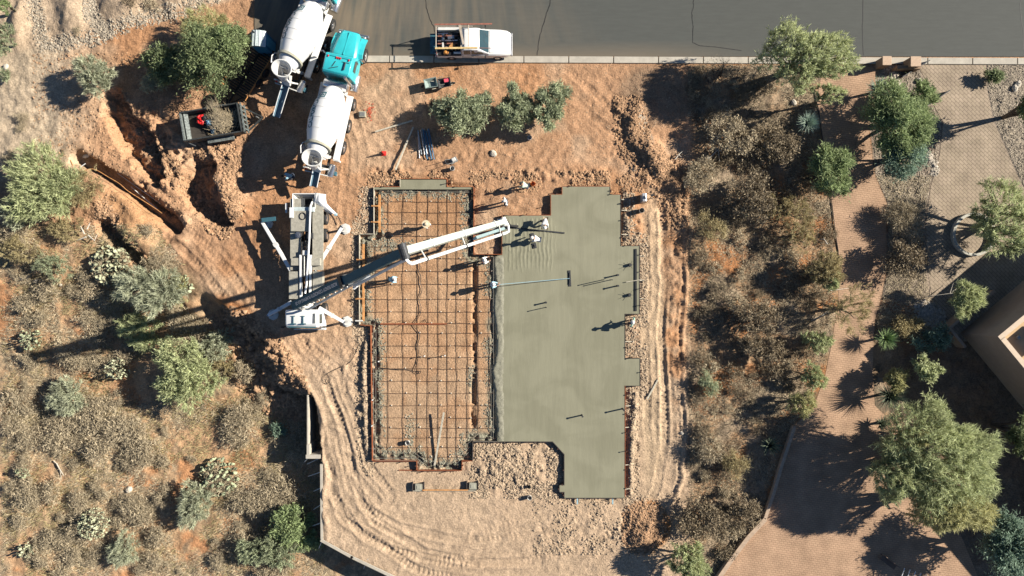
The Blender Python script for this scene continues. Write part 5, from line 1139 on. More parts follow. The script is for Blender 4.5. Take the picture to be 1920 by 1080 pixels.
def plume_crown(R, rx, ry, h, n, L, Wd, z0=.35, up=.25, lobes=9, per=26):
    """feathery crown: thin twigs fanning from several forks, each carrying its own spray of leaflets"""
    K=max(14,int(n/per)); P=crown_pts(R,rx,ry,h,K,z0,.38); Lc=crown_pts(R,rx*.75,ry*.75,h*.6,lobes,.3,.3); rr=min(rx,ry)
    j=np.argmin(((P[:,None,:2]-Lc[None,:,:2])**2).sum(-1)+R.rand(K,lobes)*.25*rr*rr,1); fork=Lc[j]*np.array([.72,.72,.85]); d=P-fork; d/=np.linalg.norm(d,axis=1,keepdims=True)+1e-6
    d=d*.9+R.normal(size=(K,3))*np.array([.36,.36,.22]); d[:,2]+=up; d/=np.linalg.norm(d,axis=1,keepdims=True)
    l=np.clip(.30*rr,.3,1.15)*(.55+.8*R.rand(K)); s=P-d*(l*.55)[:,None]
    k=np.repeat(np.arange(K),per); t=R.rand(len(k))**.75; p=s[k]+d[k]*(t*l[k])[:,None]+R.normal(size=(len(k),3))*.035*(1+rr*.25); p[:,2]=np.clip(p[:,2],.03,None)
    e=d[k]*.75+R.normal(size=(len(k),3))*.42; e/=np.linalg.norm(e,axis=1,keepdims=True)+1e-6; q=np.cross(e,R.normal(size=(len(k),3))); q/=np.linalg.norm(q,axis=1,keepdims=True)+1e-6
    w=Wd*(.7+.7*R.rand(len(k)))[:,None]; ll=L*(.5+.8*R.rand(len(k)))[:,None]
    return p-q*w, p+q*w, p+e*ll, np.concatenate([Lc,P[::9]])
def limbs(R, Cc, h, r, nmain=5):
    mb=MB(); K=len(Cc); mains=[]
    base=Vector((0,0,-.15))
    for i in range(nmain):
        a=2*math.pi*i/nmain+R.rand()*.6; ring=Cc[(np.arctan2(Cc[:,1],Cc[:,0])%(2*np.pi)-a%(2*np.pi)+np.pi)%(2*np.pi)-np.pi< .6] if False else Cc[[int(R.randint(K))]]
        c=Vector(ring[0].tolist()); mid=Vector((c.x*.45+R.normal()*.12,c.y*.45+R.normal()*.12,c.z*.5)); mb.tube([base,mid*.4+Vector((0,0,.1)),mid,c*.93],[r,r*.8,r*.55,r*.22],6); mains.append((mid,c))
    for i in range(min(K,44)):
        c=Vector(Cc[int(R.randint(K))].tolist()); m_,e=min(mains,key=lambda t:(t[0]-c).length); mb.tube([m_,(m_+c)*.5+Vector((R.normal()*.12,R.normal()*.12,.05)),c],[r*.42,r*.28,r*.1],5)
    return mb
def tree(name, u, v, rx, ry, h, leaf, label, cat='tree', n=6000, K=60, L=.42, Wd=.022, radial=.6, cs=.30, bark=None, seed=1, z0=.35, group=None, leafpart='crown', up=.25, nmain=5, tr=None):
    """rx, ry in photo px; (u,v) the middle of the crown as the photo shows it"""
    R=np.random.RandomState(seed); x,y=W(u,v,h*.6); k=(CAM_H-h*.6)/CAM_H; rx*=k/25; ry*=k/25
    t=thing(name,label,cat,(x,y,H(x,y)),0,group)
    pv=name=='palo_verde'; A,B,Cq,Cc=plume_crown(R,rx,ry,h,int(n*1.05),min(.34,L*.62),Wd*1.05,z0,up,max(5,int(2+min(rx,ry)*1.8))) if pv else crown(R,rx,ry,h,n,K,L,Wd,radial,cs*max(.5,min(rx,ry)/2.5),z0,up,.5)
    tri_mesh(leafpart,A,B,Cq,leaf,t); limbs(R,Cc,h,(tr or max(.03,.03*h+.01*rx)),nmain).build('trunk' if cat=='tree' else 'stems', bark or BARK, t, smooth=True); return t
T=tree
# left and upper left
T('palo_verde',178,142,44,42,2.20,G_SAGE,'feathery pale sage bush at the upper left, west of the dense shade tree','bush',6500,46,.5,.022,.85,.26,seed=1)
T('mesquite_tree',400,108,72,66,4.20,G_DEEP,'large dense green tree west of the portable toilet','tree',23000,95,.22,.036,.3,.30,BARKD,seed=2)
T('mesquite_tree',428,86,44,44,4.40,G_BRIGHT,'brighter green crown pressing against the portable toilet','tree',10000,50,.22,.035,.3,.28,BARKD,seed=3)
T('palo_verde',385,50,66,36,2.20,G_YEL,'thin yellow green tree above the dense shade tree','tree',5200,46,.55,.016,.75,.42,seed=4)
T('mesquite_tree',318,122,44,48,2.80,G_DEEP,'dark green tree at the west side of the dense shade tree','tree',6500,44,.24,.045,.35,.30,BARKD,seed=5)
T('palo_verde',292,152,34,26,1.15,G_SAGE,'small grey sage bush below the dark green tree','bush',2600,22,.45,.02,.8,.22,seed=6)
T('palo_verde',80,348,96,76,2.09,G_PALO,'wide pale green palo verde at the left edge of the photo','tree',15000,80,.55,.022,.85,.28,seed=7)
T('palo_verde',150,352,52,50,1.22,G_FADE,'faded olive bush east of the wide left edge palo verde','bush',5200,44,.4,.016,.55,.36,seed=8)
T('palo_verde',30,395,40,40,1.37,G_SAGE,'grey sage bush under the wide left edge palo verde','bush',3200,30,.45,.022,.7,.3,seed=9)
T('palo_verde',125,430,34,34,0.79,G_FADE,'yellowish faded bush south of the wide left edge palo verde','bush',2600,26,.32,.018,.5,.3,seed=10)
T('palo_verde',10,75,26,40,2.00,G_GREY,'grey green bush cut by the upper left edge of the photo','bush',2500,24,.4,.024,.6,.3,seed=11)
T('palo_verde',14,12,18,18,2.00,G_BRIGHT,'small bright bush in the top left corner','bush',1200,12,.4,.024,.6,.3,seed=111)
T('palo_verde',10,140,14,12,0.80,G_GREY,'low grey bush at the left edge below the gravel heaps','bush',700,8,.3,.024,.6,.25,seed=112)
T('palo_verde',275,545,68,60,1.87,G_SAGE,'pale feathery palo verde beside the large prickly pear','tree',9500,58,.6,.020,.85,.26,seed=12)
T('palo_verde',238,612,42,30,1.58,G_PALO,'small green tree crossed by the boom shadow','tree',4200,30,.5,.022,.8,.25,seed=13)
T('palo_verde',252,645,34,26,1.30,G_PALO,'yellow green bush just south of the boom shadow','bush',2800,24,.5,.022,.8,.25,seed=14)
T('palo_verde',330,545,26,34,0.86,G_YEL,'yellow green bush east of the pale feathery palo verde','bush',1800,18,.4,.016,.6,.3,seed=15)
T('palo_verde',328,708,84,74,3.0,G_PALO,'round green palo verde in the western scrub','tree',13500,72,.42,.026,.7,.28,seed=16)
T('palo_verde',388,650,38,36,1.30,G_SAGE,'grey sage bush north east of the round green palo verde','bush',3200,26,.4,.022,.6,.3,seed=17)
T('palo_verde',92,752,48,38,1.44,G_SAGE,'pale palo verde alone near the left edge in the scrub','tree',6000,40,.5,.022,.85,.26,seed=18)
T('palo_verde',340,962,44,46,1.66,G_SAGE,'pale feathery bush south of the dark eyed prickly pear','bush',6500,40,.5,.022,.85,.24,seed=19)
T('palo_verde',205,1048,34,36,1.22,G_SAGE,'pale feathery bush near the bottom edge, left of centre scrub','bush',3800,28,.45,.02,.8,.25,seed=20)
T('creosote_bush',528,998,46,40,1.66,G_BRIGHT,'leafy green bush at the foot of the retaining wall','bush',7000,44,.2,.05,.3,.26,BARKD,seed=21)
T('palo_verde',490,1050,66,44,1.37,G_GREY,'spreading green bush at the bottom edge left of the wall corner','bush',7500,50,.36,.024,.6,.3,seed=22)
T('creosote_bush',570,1032,26,20,1.15,G_BRIGHT,'small leafy bush under the pale wall corner','bush',2000,16,.2,.05,.3,.24,BARKD,seed=23)
T('creosote_bush',505,818,18,12,0.65,G_BLUE,'small blue green bush on the western drop','bush',900,10,.18,.045,.3,.22,BARKD,seed=24)
# on the site
T('creosote_bush',873,211,58,52,2.30,G_GREY,'rounded grey green bush south of the pickup, western one','bush',11500,62,.24,.040,.5,.24,BARKD,seed=25)
T('creosote_bush',968,200,42,42,2.10,G_GREY,'middle of the three rounded bushes south of the road','bush',6800,42,.22,.042,.45,.24,BARKD,seed=26)
T('creosote_bush',1028,197,40,50,2.20,G_GREY,'easternmost of the three rounded bushes south of the road','bush',7800,46,.24,.040,.5,.24,BARKD,seed=27)
T('creosote_bush',815,198,14,12,0.70,G_DARK,'low dark tangle in the shade west of the western bush','bush',600,8,.2,.03,.4,.2,BARKD,seed=271)
# right side
T('palo_verde',1500,112,96,80,5.20,G_PALO,'large light green palo verde overhanging the road','tree',17000,100,.40,.030,.6,.26,seed=28,z0=.5)
T('palo_verde',1545,182,34,26,3.40,G_PALO,'low green spray under the big roadside palo verde','tree',2200,18,.4,.026,.7,.26,seed=281,z0=.6)
T('mesquite_tree',1686,225,72,72,3.80,G_BRIGHT,'large dense green mesquite between the two driveways','tree',24000,80,.24,.034,.4,.28,BARKD,seed=29)
T('mesquite_tree',1690,292,54,44,3.20,G_BLUE,'bluish green lobe at the south end of the large mesquite','tree',11000,50,.24,.034,.4,.28,BARKD,seed=30)
T('mesquite_tree',1728,175,24,28,2.60,G_BRIGHT,'small green crown at the north end of the large mesquite','tree',2600,18,.24,.045,.4,.28,BARKD,seed=301)
T('mesquite_tree',1556,318,50,46,2.80,G_BRIGHT,'bright green round tree at the left of the tan driveway','tree',9500,56,.28,.04,.45,.28,seed=31)
T('palo_verde',1884,420,92,84,3.80,G_PALO,'palo verde growing from the round planter ring','tree',13500,80,.5,.026,.7,.27,seed=32,z0=.5,nmain=7)
T('mesquite_tree',1925,205,30,34,4.00,G_DEEP,'dark tree cut by the right edge near the road','tree',5000,34,.26,.045,.35,.3,BARKD,seed=33,z0=.45)
T('creosote_bush',1862,143,15,12,0.90,G_DEEP,'small dark shrub on the gravel east of the grey driveway','bush',1300,14,.18,.045,.3,.25,BARKD,seed=34)
T('palo_verde',1804,562,42,36,2.60,G_PALO,'spiky green spray at the edge of the house shadow','bush',4600,26,.75,.028,.97,.16,seed=35,z0=.6)
T('palo_verde',1752,855,126,128,5.60,G_PALO,'huge pale green palo verde at the lower right','tree',38000,120,.75,.022,.9,.20,seed=36,z0=.5,nmain=9)
T('palo_verde',1676,885,60,66,5.00,G_PALO,'western half of the huge lower right palo verde clump','tree',12500,52,.65,.024,.85,.22,seed=37,z0=.55,nmain=7)
T('palo_verde',1770,945,80,60,5.20,G_YEL,'drooping yellow green palo verde south of the huge one','tree',13000,52,.75,.024,.92,.21,seed=371,z0=.55,nmain=7,up=-.1)
T('mesquite_tree',1892,1022,66,64,4.60,G_BLUE,'blue green tree in the lower right corner','tree',11500,66,.26,.045,.5,.28,BARKD,seed=38,z0=.5)
T('mesquite_tree',1905,810,28,50,4.20,G_DEEP,'dark leafy tree at the right edge beside the house','tree',4200,34,.24,.04,.35,.3,BARKD,seed=39,z0=.5)
T('creosote_bush',1735,690,28,24,2.60,G_PALO,'small olive bush reaching out of the house shadow','bush',2400,18,.22,.045,.35,.25,BARKD,seed=40)
T('palo_verde',1677,712,26,26,1.80,G_YEL,'tufted yellow green grass clump above the dark agave','bush',2600,16,.5,.026,.9,.2,seed=41)
T('palo_verde',1290,1052,44,44,2.60,G_PALO,'light green tree at the bottom edge below the orange heap','tree',6800,44,.36,.03,.6,.26,seed=42)
T('palo_verde',1545,505,38,42,2.40,G_FADE,'thin greyish palo verde west of the tan driveway','tree',4800,36,.42,.022,.7,.3,seed=43)
T('palo_verde',1555,525,20,24,2.20,G_PALO,'green tufted tree touching the tan driveway','tree',2200,16,.4,.024,.85,.24,seed=44)
T('palo_verde',1592,580,56,50,2.60,G_FADE,'thin olive tree hanging over the tan driveway','tree',3600,38,.5,.014,.8,.36,seed=45,z0=.5)
T('palo_verde',1532,640,32,24,1.80,G_PALO,'green bush left of the tan driveway, below the thin olive tree','bush',2800,22,.4,.026,.75,.25,seed=46)
T('palo_verde',1525,705,26,28,1.70,G_PALO,'green bush left of the tan driveway at its bend','bush',2600,20,.35,.028,.7,.25,seed=47)
T('palo_verde',1503,757,28,32,2.20,G_YEL,'yellow green tree at the head of the dark kerb wall','tree',3000,24,.42,.024,.7,.26,seed=48)
T('palo_verde',1480,395,60,40,1.60,G_FADE,'olive bush in the eastern scrub west of the bright round tree','bush',4200,40,.3,.02,.4,.4,seed=49)
T('palo_verde',1500,440,44,34,1.50,G_FADE,'olive bush beside the thin greyish palo verde','bush',3000,30,.3,.02,.4,.4,seed=50)
T('creosote_bush',1420,600,54,46,1.90,G_DARK,'dense dark scrub thicket in the middle of the eastern strip','bush',4030,60,.20,.034,.3,.30,BARKD,seed=51)
T('creosote_bush',1438,655,46,30,1.70,G_DARK,'southern lobe of the dense dark scrub thicket','bush',3100,40,.20,.034,.3,.30,BARKD,seed=52)
T('creosote_bush',1372,255,58,40,1.90,G_DRY,'pale dry thicket in the tree shade of the eastern strip','bush',4030,52,.20,.034,.3,.30,BARKD,seed=53)
T('creosote_bush',1410,370,50,50,2.00,G_DARK,'dark thicket with pale sprigs north of the fence post shadow','bush',4340,56,.20,.034,.3,.30,BARKD,seed=54)
T('creosote_bush',1460,270,46,50,1.80,G_DARK,'dark thicket west of the blue yucca','bush',3720,50,.20,.034,.3,.30,BARKD,seed=55)
T('creosote_bush',1395,955,46,36,1.50,G_DARK,'dark bush by the kerb wall in the lower eastern strip','bush',2790,40,.20,.034,.3,.30,BARKD,seed=56)
T('creosote_bush',1318,975,50,50,1.70,G_DARK,'dark bush east of the orange heap','bush',4340,56,.20,.034,.3,.30,BARKD,seed=57)
T('creosote_bush',1700,485,42,50,1.90,G_DARK,'dark thicket between the driveways, level with the planter','bush',4340,52,.20,.034,.3,.30,BARKD,seed=58)
T('creosote_bush',1695,410,40,40,1.40,G_DRY,'dry grey thicket between the driveways below the mesquite','bush',5000,44,.3,.014,.5,.34,BARKD,seed=59)
T('creosote_bush',1752,640,36,30,1.60,G_BLUE,'shaded blue green bush in the house shadow','bush',2600,24,.2,.04,.3,.3,BARKD,seed=60)
T('creosote_bush',1700,610,32,20,1.00,G_FADE,'orange tinted low bush above the round yucca','bush',2200,22,.2,.03,.3,.3,BARKD,seed=61)
T('creosote_bush',1720,815,36,30,2.20,G_YEL,'olive bush in the lap of the huge palo verde','bush',3000,26,.3,.026,.5,.3,seed=62)
T('creosote_bush',1310,330,34,40,1.3,G_DRY,'dry pale bush at the western edge of the eastern scrub, near the berm','bush',2600,30,.2,.02,.4,.34,BARKD,seed=90)
T('creosote_bush',1335,430,34,30,1.2,G_FADE,'olive bush west of the dark thicket with pale sprigs','bush',2200,26,.2,.02,.4,.34,BARKD,seed=91)
T('creosote_bush',1330,720,22,22,1.0,G_GREY,'small grey green bush in the eastern scrub level with the slab bump','bush',1400,16,.2,.026,.4,.3,BARKD,seed=92)
T('creosote_bush',1330,840,34,30,1.2,G_DRY,'pale bush beside the red soil in the lower eastern strip','bush',2400,26,.2,.02,.4,.34,BARKD,seed=93)
T('creosote_bush',1380,870,30,30,1.2,G_FADE,'olive bush in the lower eastern strip above the dark bush','bush',2000,24,.2,.02,.4,.34,BARKD,seed=94)
T('palo_verde',395,690,40,34,1.2,G_FADE,'faded bush east of the round green palo verde','bush',2200,24,.36,.018,.6,.3,seed=95)
T('palo_verde',30,470,44,34,1.3,G_FADE,'olive bush at the left edge above the three stones','bush',2600,26,.36,.018,.6,.3,seed=96)
T('palo_verde',95,500,40,34,1.2,G_GREY,'grey green low bush west of the large prickly pear','bush',2400,26,.36,.018,.6,.3,seed=97)
T('creosote_bush',440,700,30,26,1.1,G_DRY,'dry bush at the foot of the rubble bank','bush',1800,20,.2,.02,.4,.3,BARKD,seed=98)
# spiky plants
def spiky(name, u, v, r, h, m, label, n=170, w=.03, seed=1, cat='yucca'):
    R=np.random.RandomState(seed); x,y=W(u,v,h*.7); t=thing(name,label,cat,(x,y,H(x,y)),0,'spiky desert rosettes'); rr=r/25
    th=R.rand(n)*2*np.pi; el=np.arcsin(R.rand(n)**.8*.98); d=np.stack([np.cos(th)*np.cos(el),np.sin(th)*np.cos(el),np.sin(el)],1); l=rr*(.8+.3*R.rand(n))[:,None]
    c=np.array([0,0,h*.55]); p=c+d*.06; q=np.cross(d,[0,0,1.0]); q/=np.linalg.norm(q,axis=1,keepdims=True)+1e-6; tip=c+d*l*np.array([1,1,.9])
    A=p-q*w; B=p+q*w; keel=p-np.cross(q,d)*w*.7
    tri_mesh('blades',np.concatenate([A,keel]),np.concatenate([keel,B]),np.concatenate([tip,tip]),m,t); MB().cyl((0,0,-.1),(0,0,h*.55),.12,.09,n=10).build('trunk', BARKD, t); return t
spiky('yucca',1517,229,24,1.6,G_AGAVE,'blue starburst yucca left of the tan driveway',260,.032,1); spiky('yucca',1648,166,26,1.9,G_AGAVE,'starburst yucca below the smaller entry pillar',260,.032,2)
spiky('yucca',1665,636,24,1.7,G_YUC,'green starburst yucca at the right side of the tan driveway',260,.03,3); spiky('yucca',1672,744,36,1.9,G_DKAG,'large dark rosette with pale blades above the huge palo verde',240,.032,4)
spiky('agave',1445,836,24,.9,G_DKAG,'dark agave beside the upper kerb wall',90,.07,5,'agave'); spiky('agave',1655,795,18,.9,G_DKAG,'small dark agave west of the huge palo verde',80,.05,6,'agave')
spiky('yucca',1600,415,2,.5,G_YUC,'tiny tuft on the tan driveway edge',20,.02,7) if False else None
# prickly pears and chollas: plump pads
def cactus(name, u, v, r, h, m, label, n=120, pad=.11, seed=1, cat='cactus'):
    R=random.Random(seed); x,y=W(u,v,h*.5); t=thing(name,label,cat,(x,y,H(x,y)),0,'pale pad cacti'); rr=r/25; mb=MB()
    nodes=[]
    for i in range(n):
        a=R.random()*6.283; s=rr*math.sqrt(R.random()); z=h*(.15+.85*R.random()*math.sqrt(max(0,1-(s/rr)**2))); c=(s*math.cos(a),s*math.sin(a),z); q=R.uniform(.7,1.2)*pad
        b=MB().ball((0,0,0),(q*1.0,q*.34,q*1.25),7,5); M=Matrix.Rotation(R.random()*6.283,3,'Z')@Matrix.Rotation(R.uniform(-.9,.9),3,'X'); mb.add([M@Vector(p)+Vector(c) for p in b.v],b.f)
    mb.build('pad_cluster', m, t, smooth=True)
    st=MB()
    for i in range(9): a=i*.7; st.tube([(0,0,-.05),(rr*.3*math.cos(a),rr*.3*math.sin(a),h*.35),(rr*.75*math.cos(a),rr*.75*math.sin(a),h*.6)],.05,6)
    st.build('stems', BARK, t); return t
cactus('prickly_pear',200,497,38,1.1,G_CACT2,'large cream padded prickly pear beside the pale feathery palo verde',210,.13,1); cactus('prickly_pear',337,535,20,.9,G_CACT,'small prickly pear at the top of the western bank',60,.11,2)
cactus('cholla',187,697,22,1.7,G_CACT2,'pale cholla casting a long shadow in the western scrub',170,.075,3); cactus('prickly_pear',385,910,38,1.0,G_CACT,'dark eyed prickly pear near the lower middle of the scrub',190,.12,4)
cactus('cholla',142,1002,30,1.6,G_CACT2,'broad cream cholla near the lower left corner',300,.08,5); cactus('cholla',24,640,22,1.0,G_CACT,'small cholla at the left edge level with the boom shadow',90,.085,6); cactus('cholla',12,1052,16,.9,G_CACT2,'cream cholla in the bottom left corner',60,.08,7)
cactus('cholla',4,900,12,1.0,G_CACT,'yellowish cholla cut by the left edge',50,.08,8); cactus('cholla',1402,392,16,1.2,G_CACT,'pale cholla sprigs inside the dark eastern thicket',70,.06,9)
cactus('cactus_clump',1232,330,3,.2,G_CACT,'x',4,.05,10) if False else None
# dead wood
def dead(name, pts_list, z, r, label):
    x0,y0=W(*pts_list[0][0]); g=H(x0,y0); mb=MB()
    for pts in pts_list:
        P=[(W(*p)[0]-x0, W(*p)[1]-y0, z*(.5+.5*math.sin(i+1))) for i,p in enumerate(pts)]; mb.tube(P,[r*(1-.7*i/(len(P)-1)) for i in range(len(P))],6)
    return tag(mb.build(name, DEADW, loc=(x0,y0,g)),label,'branch')
dead('dead_branch',[[(1350,285),(1343,282),(1336,283)],[(1343,283),(1345,272),(1341,268)],[(1344,284),(1346,305)],[(1342,284),(1320,305),(1302,320)],[(1330,296),(1316,300)]],.5,.05,'grey dead branch standing forked in the eastern strip')
dead('dead_branch',[[(1264,300),(1270,292),(1278,285)],[(1270,292),(1276,296)]],.3,.06,'short bleached log at the edge of the rutted track')
dead('dead_branch',[[(1545,478),(1535,490),(1520,495)],[(1535,460),(1528,450),(1515,455)],[(1540,515),(1530,530),(1548,545),(1590,540)],[(1540,580),(1525,590),(1512,600)]],1.6,.045,'bare pale limbs west of the tan driveway')
dead('dead_branch',[[(165,440),(158,425),(150,418)],[(170,430),(176,418)],[(168,445),(150,452)],[(172,442),(184,452),(186,440)]],.5,.06,'bleached root tangle west of the excavated bank')
dead('dead_branch',[[(75,880),(82,893),(84,912)],[(82,893),(90,905)],[(70,876),(76,882)]],.15,.05,'dark forked stick in the lower left scrub')
dead('dead_branch',[[(1798,545),(1770,550),(1730,556)],[(1770,549),(1776,530)],[(1774,547),(1800,528)]],.8,.035,'thin bare limb across the grey pavers near the house')
T('bare_tree',1345,140,40,30,3.00,G_DARK,'thin dark tree between the road and the shaded strip','tree',700,30,.3,.012,.5,.4,BARKD,seed=80,z0=.4)
# boulders
def rock(u,v,r,lab,m=None,seed=1,grp='pale stones'):
    R=random.Random(seed); x,y=W(u,v); mb=MB(); mb.ball((0,0,0),(r,r*.8,r*.6),9,6); mb.v=[(a*R.uniform(.85,1.15),b*R.uniform(.85,1.15),c*R.uniform(.85,1.1)) for a,b,c in mb.v]
    return tag(mb.build('boulder', m or mat('pale_stone',(.48,.43,.35),.85,var=.2,vscale=8), loc=(x,y,H(x,y)+r*.2), rz=R.random()*3),lab,'stone',grp)
for i,(u,v,r,lab) in enumerate([(34,521,.2,'pale stone in the western scrub, left of three'),(43,519,.22,'pale stone in the western scrub, largest of three'),(57,527,.2,'pale stone in the western scrub, right of three'),(102,534,.14,'small pale stone east of the three in the scrub'),(216,932,.3,'smooth grey boulder with long shadow in the lower scrub'),(1488,193,.25,'pale boulder under the roadside palo verde'),(1723,152,.24,'pale boulder north of the large mesquite'),(1908,158,.3,'tan boulder on the gravel at the right edge, upper'),(1902,166,.3,'tan boulder on the gravel at the right edge, lower'),(1278,812,.18,'white stone on the berm of the east track'),(925,268+20,.3,'pale flat stone between the bushes and the pit'),(12,126,.25,'stone at the left edge below the gravel heaps')]): rock(u,v,r,lab,seed=i)
dark=mat('grey_drainrock',(.40,.37,.32),.85,var=.3,vscale=9)
# low dry scrub: individuals copied from a few built ones
def scrub_proto(seed, m, r, h, n, L, Wd):
    R=np.random.RandomState(seed); A,B,Cq,Cc=crown(R,r,r,h,n,max(8,int(n/42)),L,Wd,.5,r*.17,.25,.15); 
    me=tri_mesh('dry_shrub',A,B,Cq,m); return me
protos=[scrub_proto(300+i,G_DRY,.9,.70,1250,.17,.016) for i in range(3)]+[scrub_proto(310+i,G_DRY,.55,.45,560,.14,.015) for i in range(2)]
protosR=[scrub_proto(320+i,G_DARK,.9,.7,700,.19,.020) for i in range(3)]+[scrub_proto(330+i,G_DRY,.7,.5,480,.16,.022) for i in range(3)]
used=set()
def place_scrub(pl, u, v, s, lab, grp):
    p=rnd.choice(pl); x,y=W(u,v)
    if p.name in used: o=p.copy(); COL.objects.link(o)
    else: o=p; used.add(p.name)
    o.location=(x,y,H(x,y)-.02); o.scale=(s*rnd.uniform(.85,1.25),s*rnd.uniform(.85,1.2),s); o.rotation_euler=(0,0,rnd.random()*6.28); tag(o,lab,'shrub',grp)
cnt=0
while cnt<250:
    u=rnd.uniform(-10,560); v=rnd.uniform(430,1090)
    s=float(sdf(np.array([u]),np.array([v]),LOW)[0])
    if s>-14-66*(500<v<810) or (v<640 and u>380): continue
    x,y=W(u,v)
    if float(fbm(np.array([x]),np.array([y]),2.0,3,801)[0])<-.0 and rnd.random()<.8: continue
    place_scrub(protos,u,v,rnd.uniform(.45,1.4),'low dry grey brown shrub among its like in the western scrub','dry shrubs of the western scrub'); cnt+=1
cnt=0
while cnt<110:
    u=rnd.uniform(1292,1560); v=rnd.uniform(128,1080)
    d=float(sdf(np.array([u]),np.array([v]),DRIVE1)[0])
    if d<10 or (v>960 and u>1400): continue
    place_scrub(protosR,u,v,rnd.uniform(.5,1.2),'low brown shrub among its like in the eastern scrub strip','shrubs of the eastern scrub strip'); cnt+=1
for u,v,s in [(150,60,.4),(60,300,.6),(40,240,.5),(45,220,.6),(20,300,.6),(22,285,.5),(285,10,.9),(255,8,.7),(700,0,0)]:
    if s: place_scrub(protosR if u>200 else protos,u,v,s,'lone dark dry shrub near the gravel heaps at the upper left','dry shrubs at the upper left')
for p in protos+protosR:
    if p.name not in used: bpy.data.objects.remove(p)

# ground litter: uncountable twigs, tufts, gravel
def scatter(name, n, region, m, size, seed, lab, kind='twig', cat='litter', hfun=None):
    R=np.random.RandomState(seed); P=[]
    while len(P)<n:
        u=R.uniform(region[0],region[1],4000); v=R.uniform(region[2],region[3],4000); k=region[4](u,v,R.rand(4000)); P+=list(zip(u[k],v[k]))
    P=np.array(P[:n]); X=(P[:,0]-960)/25; Y=(540-P[:,1])/25; Z=height_color(X[:,None],Y[:,None],False)[:,0]; c=np.stack([X,Y,Z],1)
    if kind=='twig':
        a=R.rand(n)*2*np.pi; l=size*(.4+1.2*R.rand(n)); d=np.stack([np.cos(a)*l,np.sin(a)*l,l*(.15+.8*R.rand(n))],1); q=np.stack([-np.sin(a),np.cos(a),0*a],1)*size*.11
        o=tri_mesh(name,c-q,c+q,c+d,m)
    else:
        s=size*(.35+R.rand(n)**2*1.3)[:,None]; rot=R.rand(n)*6.28; V=[]
        base=np.array([[1,0,0],[-.3,.8,0],[-.6,-.7,0],[.1,.05,.75]])
        ca,sa=np.cos(rot)[:,None],np.sin(rot)[:,None]; T4=[]
        for b in base:
            b=b*(1+R.uniform(-.25,.25,(n,3))); T4.append(c+np.stack([b[:,0:1]*ca-b[:,1:2]*sa,b[:,0:1]*sa+b[:,1:2]*ca,b[:,2:3]],1)[:,:,0]*s)
        a_,b_,c_,d_=T4; me=bpy.data.meshes.new(name); v=np.stack([a_,b_,c_,d_],1).reshape(-1,3).astype(np.float32); i=np.arange(n)[:,None]*4; f=np.concatenate([i+[0,1,3],i+[1,2,3],i+[2,0,3]],0).astype(np.int32)
        me.vertices.add(4*n); me.vertices.foreach_set('co',v.ravel()); me.loops.add(f.size); me.loops.foreach_set('vertex_index',f.ravel()); me.polygons.add(len(f)); me.polygons.foreach_set('loop_start',np.arange(0,f.size,3,dtype=np.int32)); me.update(calc_edges=True); me.materials.append(m)
        o=bpy.data.objects.new(name,me); COL.objects.link(o)
    o['kind']='stuff'; return tag(o,lab,cat)
def nz(u,v,wl,seed): return fbm((u-960)/25,(540-v)/25,wl,3,seed)
scatter('dry_tufts',42000,(-30,600,415,1100,lambda u,v,r:(sdf(u,v,LOW)<-8-62*(v<810)*(v>500))&(nz(u,v,2.0,801)+.2*(r-.5)>-.01)&~((v<640)&(u>385))),G_DRY,.20,1,'dry tufts and twigs littering the western scrub')
scatter('dark_tufts',26000,(-30,600,415,1100,lambda u,v,r:(sdf(u,v,LOW)<-8-62*(v<810)*(v>500))&(nz(u,v,1.6,802)+.2*(r-.5)>.04)&~((v<640)&(u>385))),G_FADE,.22,2,'olive tufts growing in the western scrub')
scatter('dark_tufts',24000,(1290,1580,122,1090,lambda u,v,r:(sdf(u,v,DRIVE1)>5)&(nz(u,v,1.8,803)+.25*(r-.5)>-.05)&~((u>1400)&(v>985))),G_DARK,.20,3,'dark twigs and tufts of the eastern scrub strip')
scatter('dry_tufts',20000,(1290,1580,122,1090,lambda u,v,r:(sdf(u,v,DRIVE1)>5)&(nz(u,v,1.5,804)+.2*(r-.5)>.02)&~((u>1400)&(v>985))),G_DRY,.15,4,'dry pale tufts of the eastern scrub strip')
scatter('dry_tufts',12000,(1640,1790,330,640,lambda u,v,r:(sdf(u,v,DRIVE1)>4)&(sdf(u,v,DRIVE2)>4)),G_DRY,.16,5,'dry tufts between the two driveways')
RK1=mat('rubble_clods',(.42,.26,.15),.95,var=.25,island=.35,vscale=2); RK2=mat('grey_gravel_stones',(.40,.34,.26),.95,var=.2,island=.35); RK3=mat('pale_clods',(.46,.35,.24),.95,var=.15,island=.3)
def near(pts,w): 
    return lambda u,v,r:(seg_dist(u,v,pts)[0]<w*(.25+1.2*r))
scatter('rubble',3800,(20,420,-30,110,near([(60,-20),(75,60),(85,85),(120,80),(180,70),(240,45),(290,30),(340,22),(400,-10)],13)),RK2,.085,11,'coarse gravel rolled to the feet of the heaps','rock','gravel')
scatter('rubble',1800,(160,260,-30,80,near([(160,-20),(172,30),(200,60)],12)),RK2,.08,12,'coarse gravel in the fold between two heaps','rock','gravel')
scatter('rubble',15000,(360,600,560,800,lambda u,v,r:(smudge(u,v,480,690,120,60,50)<.5+.7*r)),RK1,.17,13,'broken clods on the bank under the pump truck','rock','rubble')
scatter('rubble',8500,(180,480,170,520,lambda u,v,r:(np.minimum(np.minimum(seg_dist(u,v,[(215,180),(250,240),(300,290),(345,345),(420,430)])[0],seg_dist(u,v,[(370,290),(400,270),(440,300),(440,390),(400,420)])[0]),seg_dist(u,v,[(190,390),(240,470),(262,500)])[0])<18*r+4)),RK1,.12,14,'broken clods along the excavations','rock','rubble')
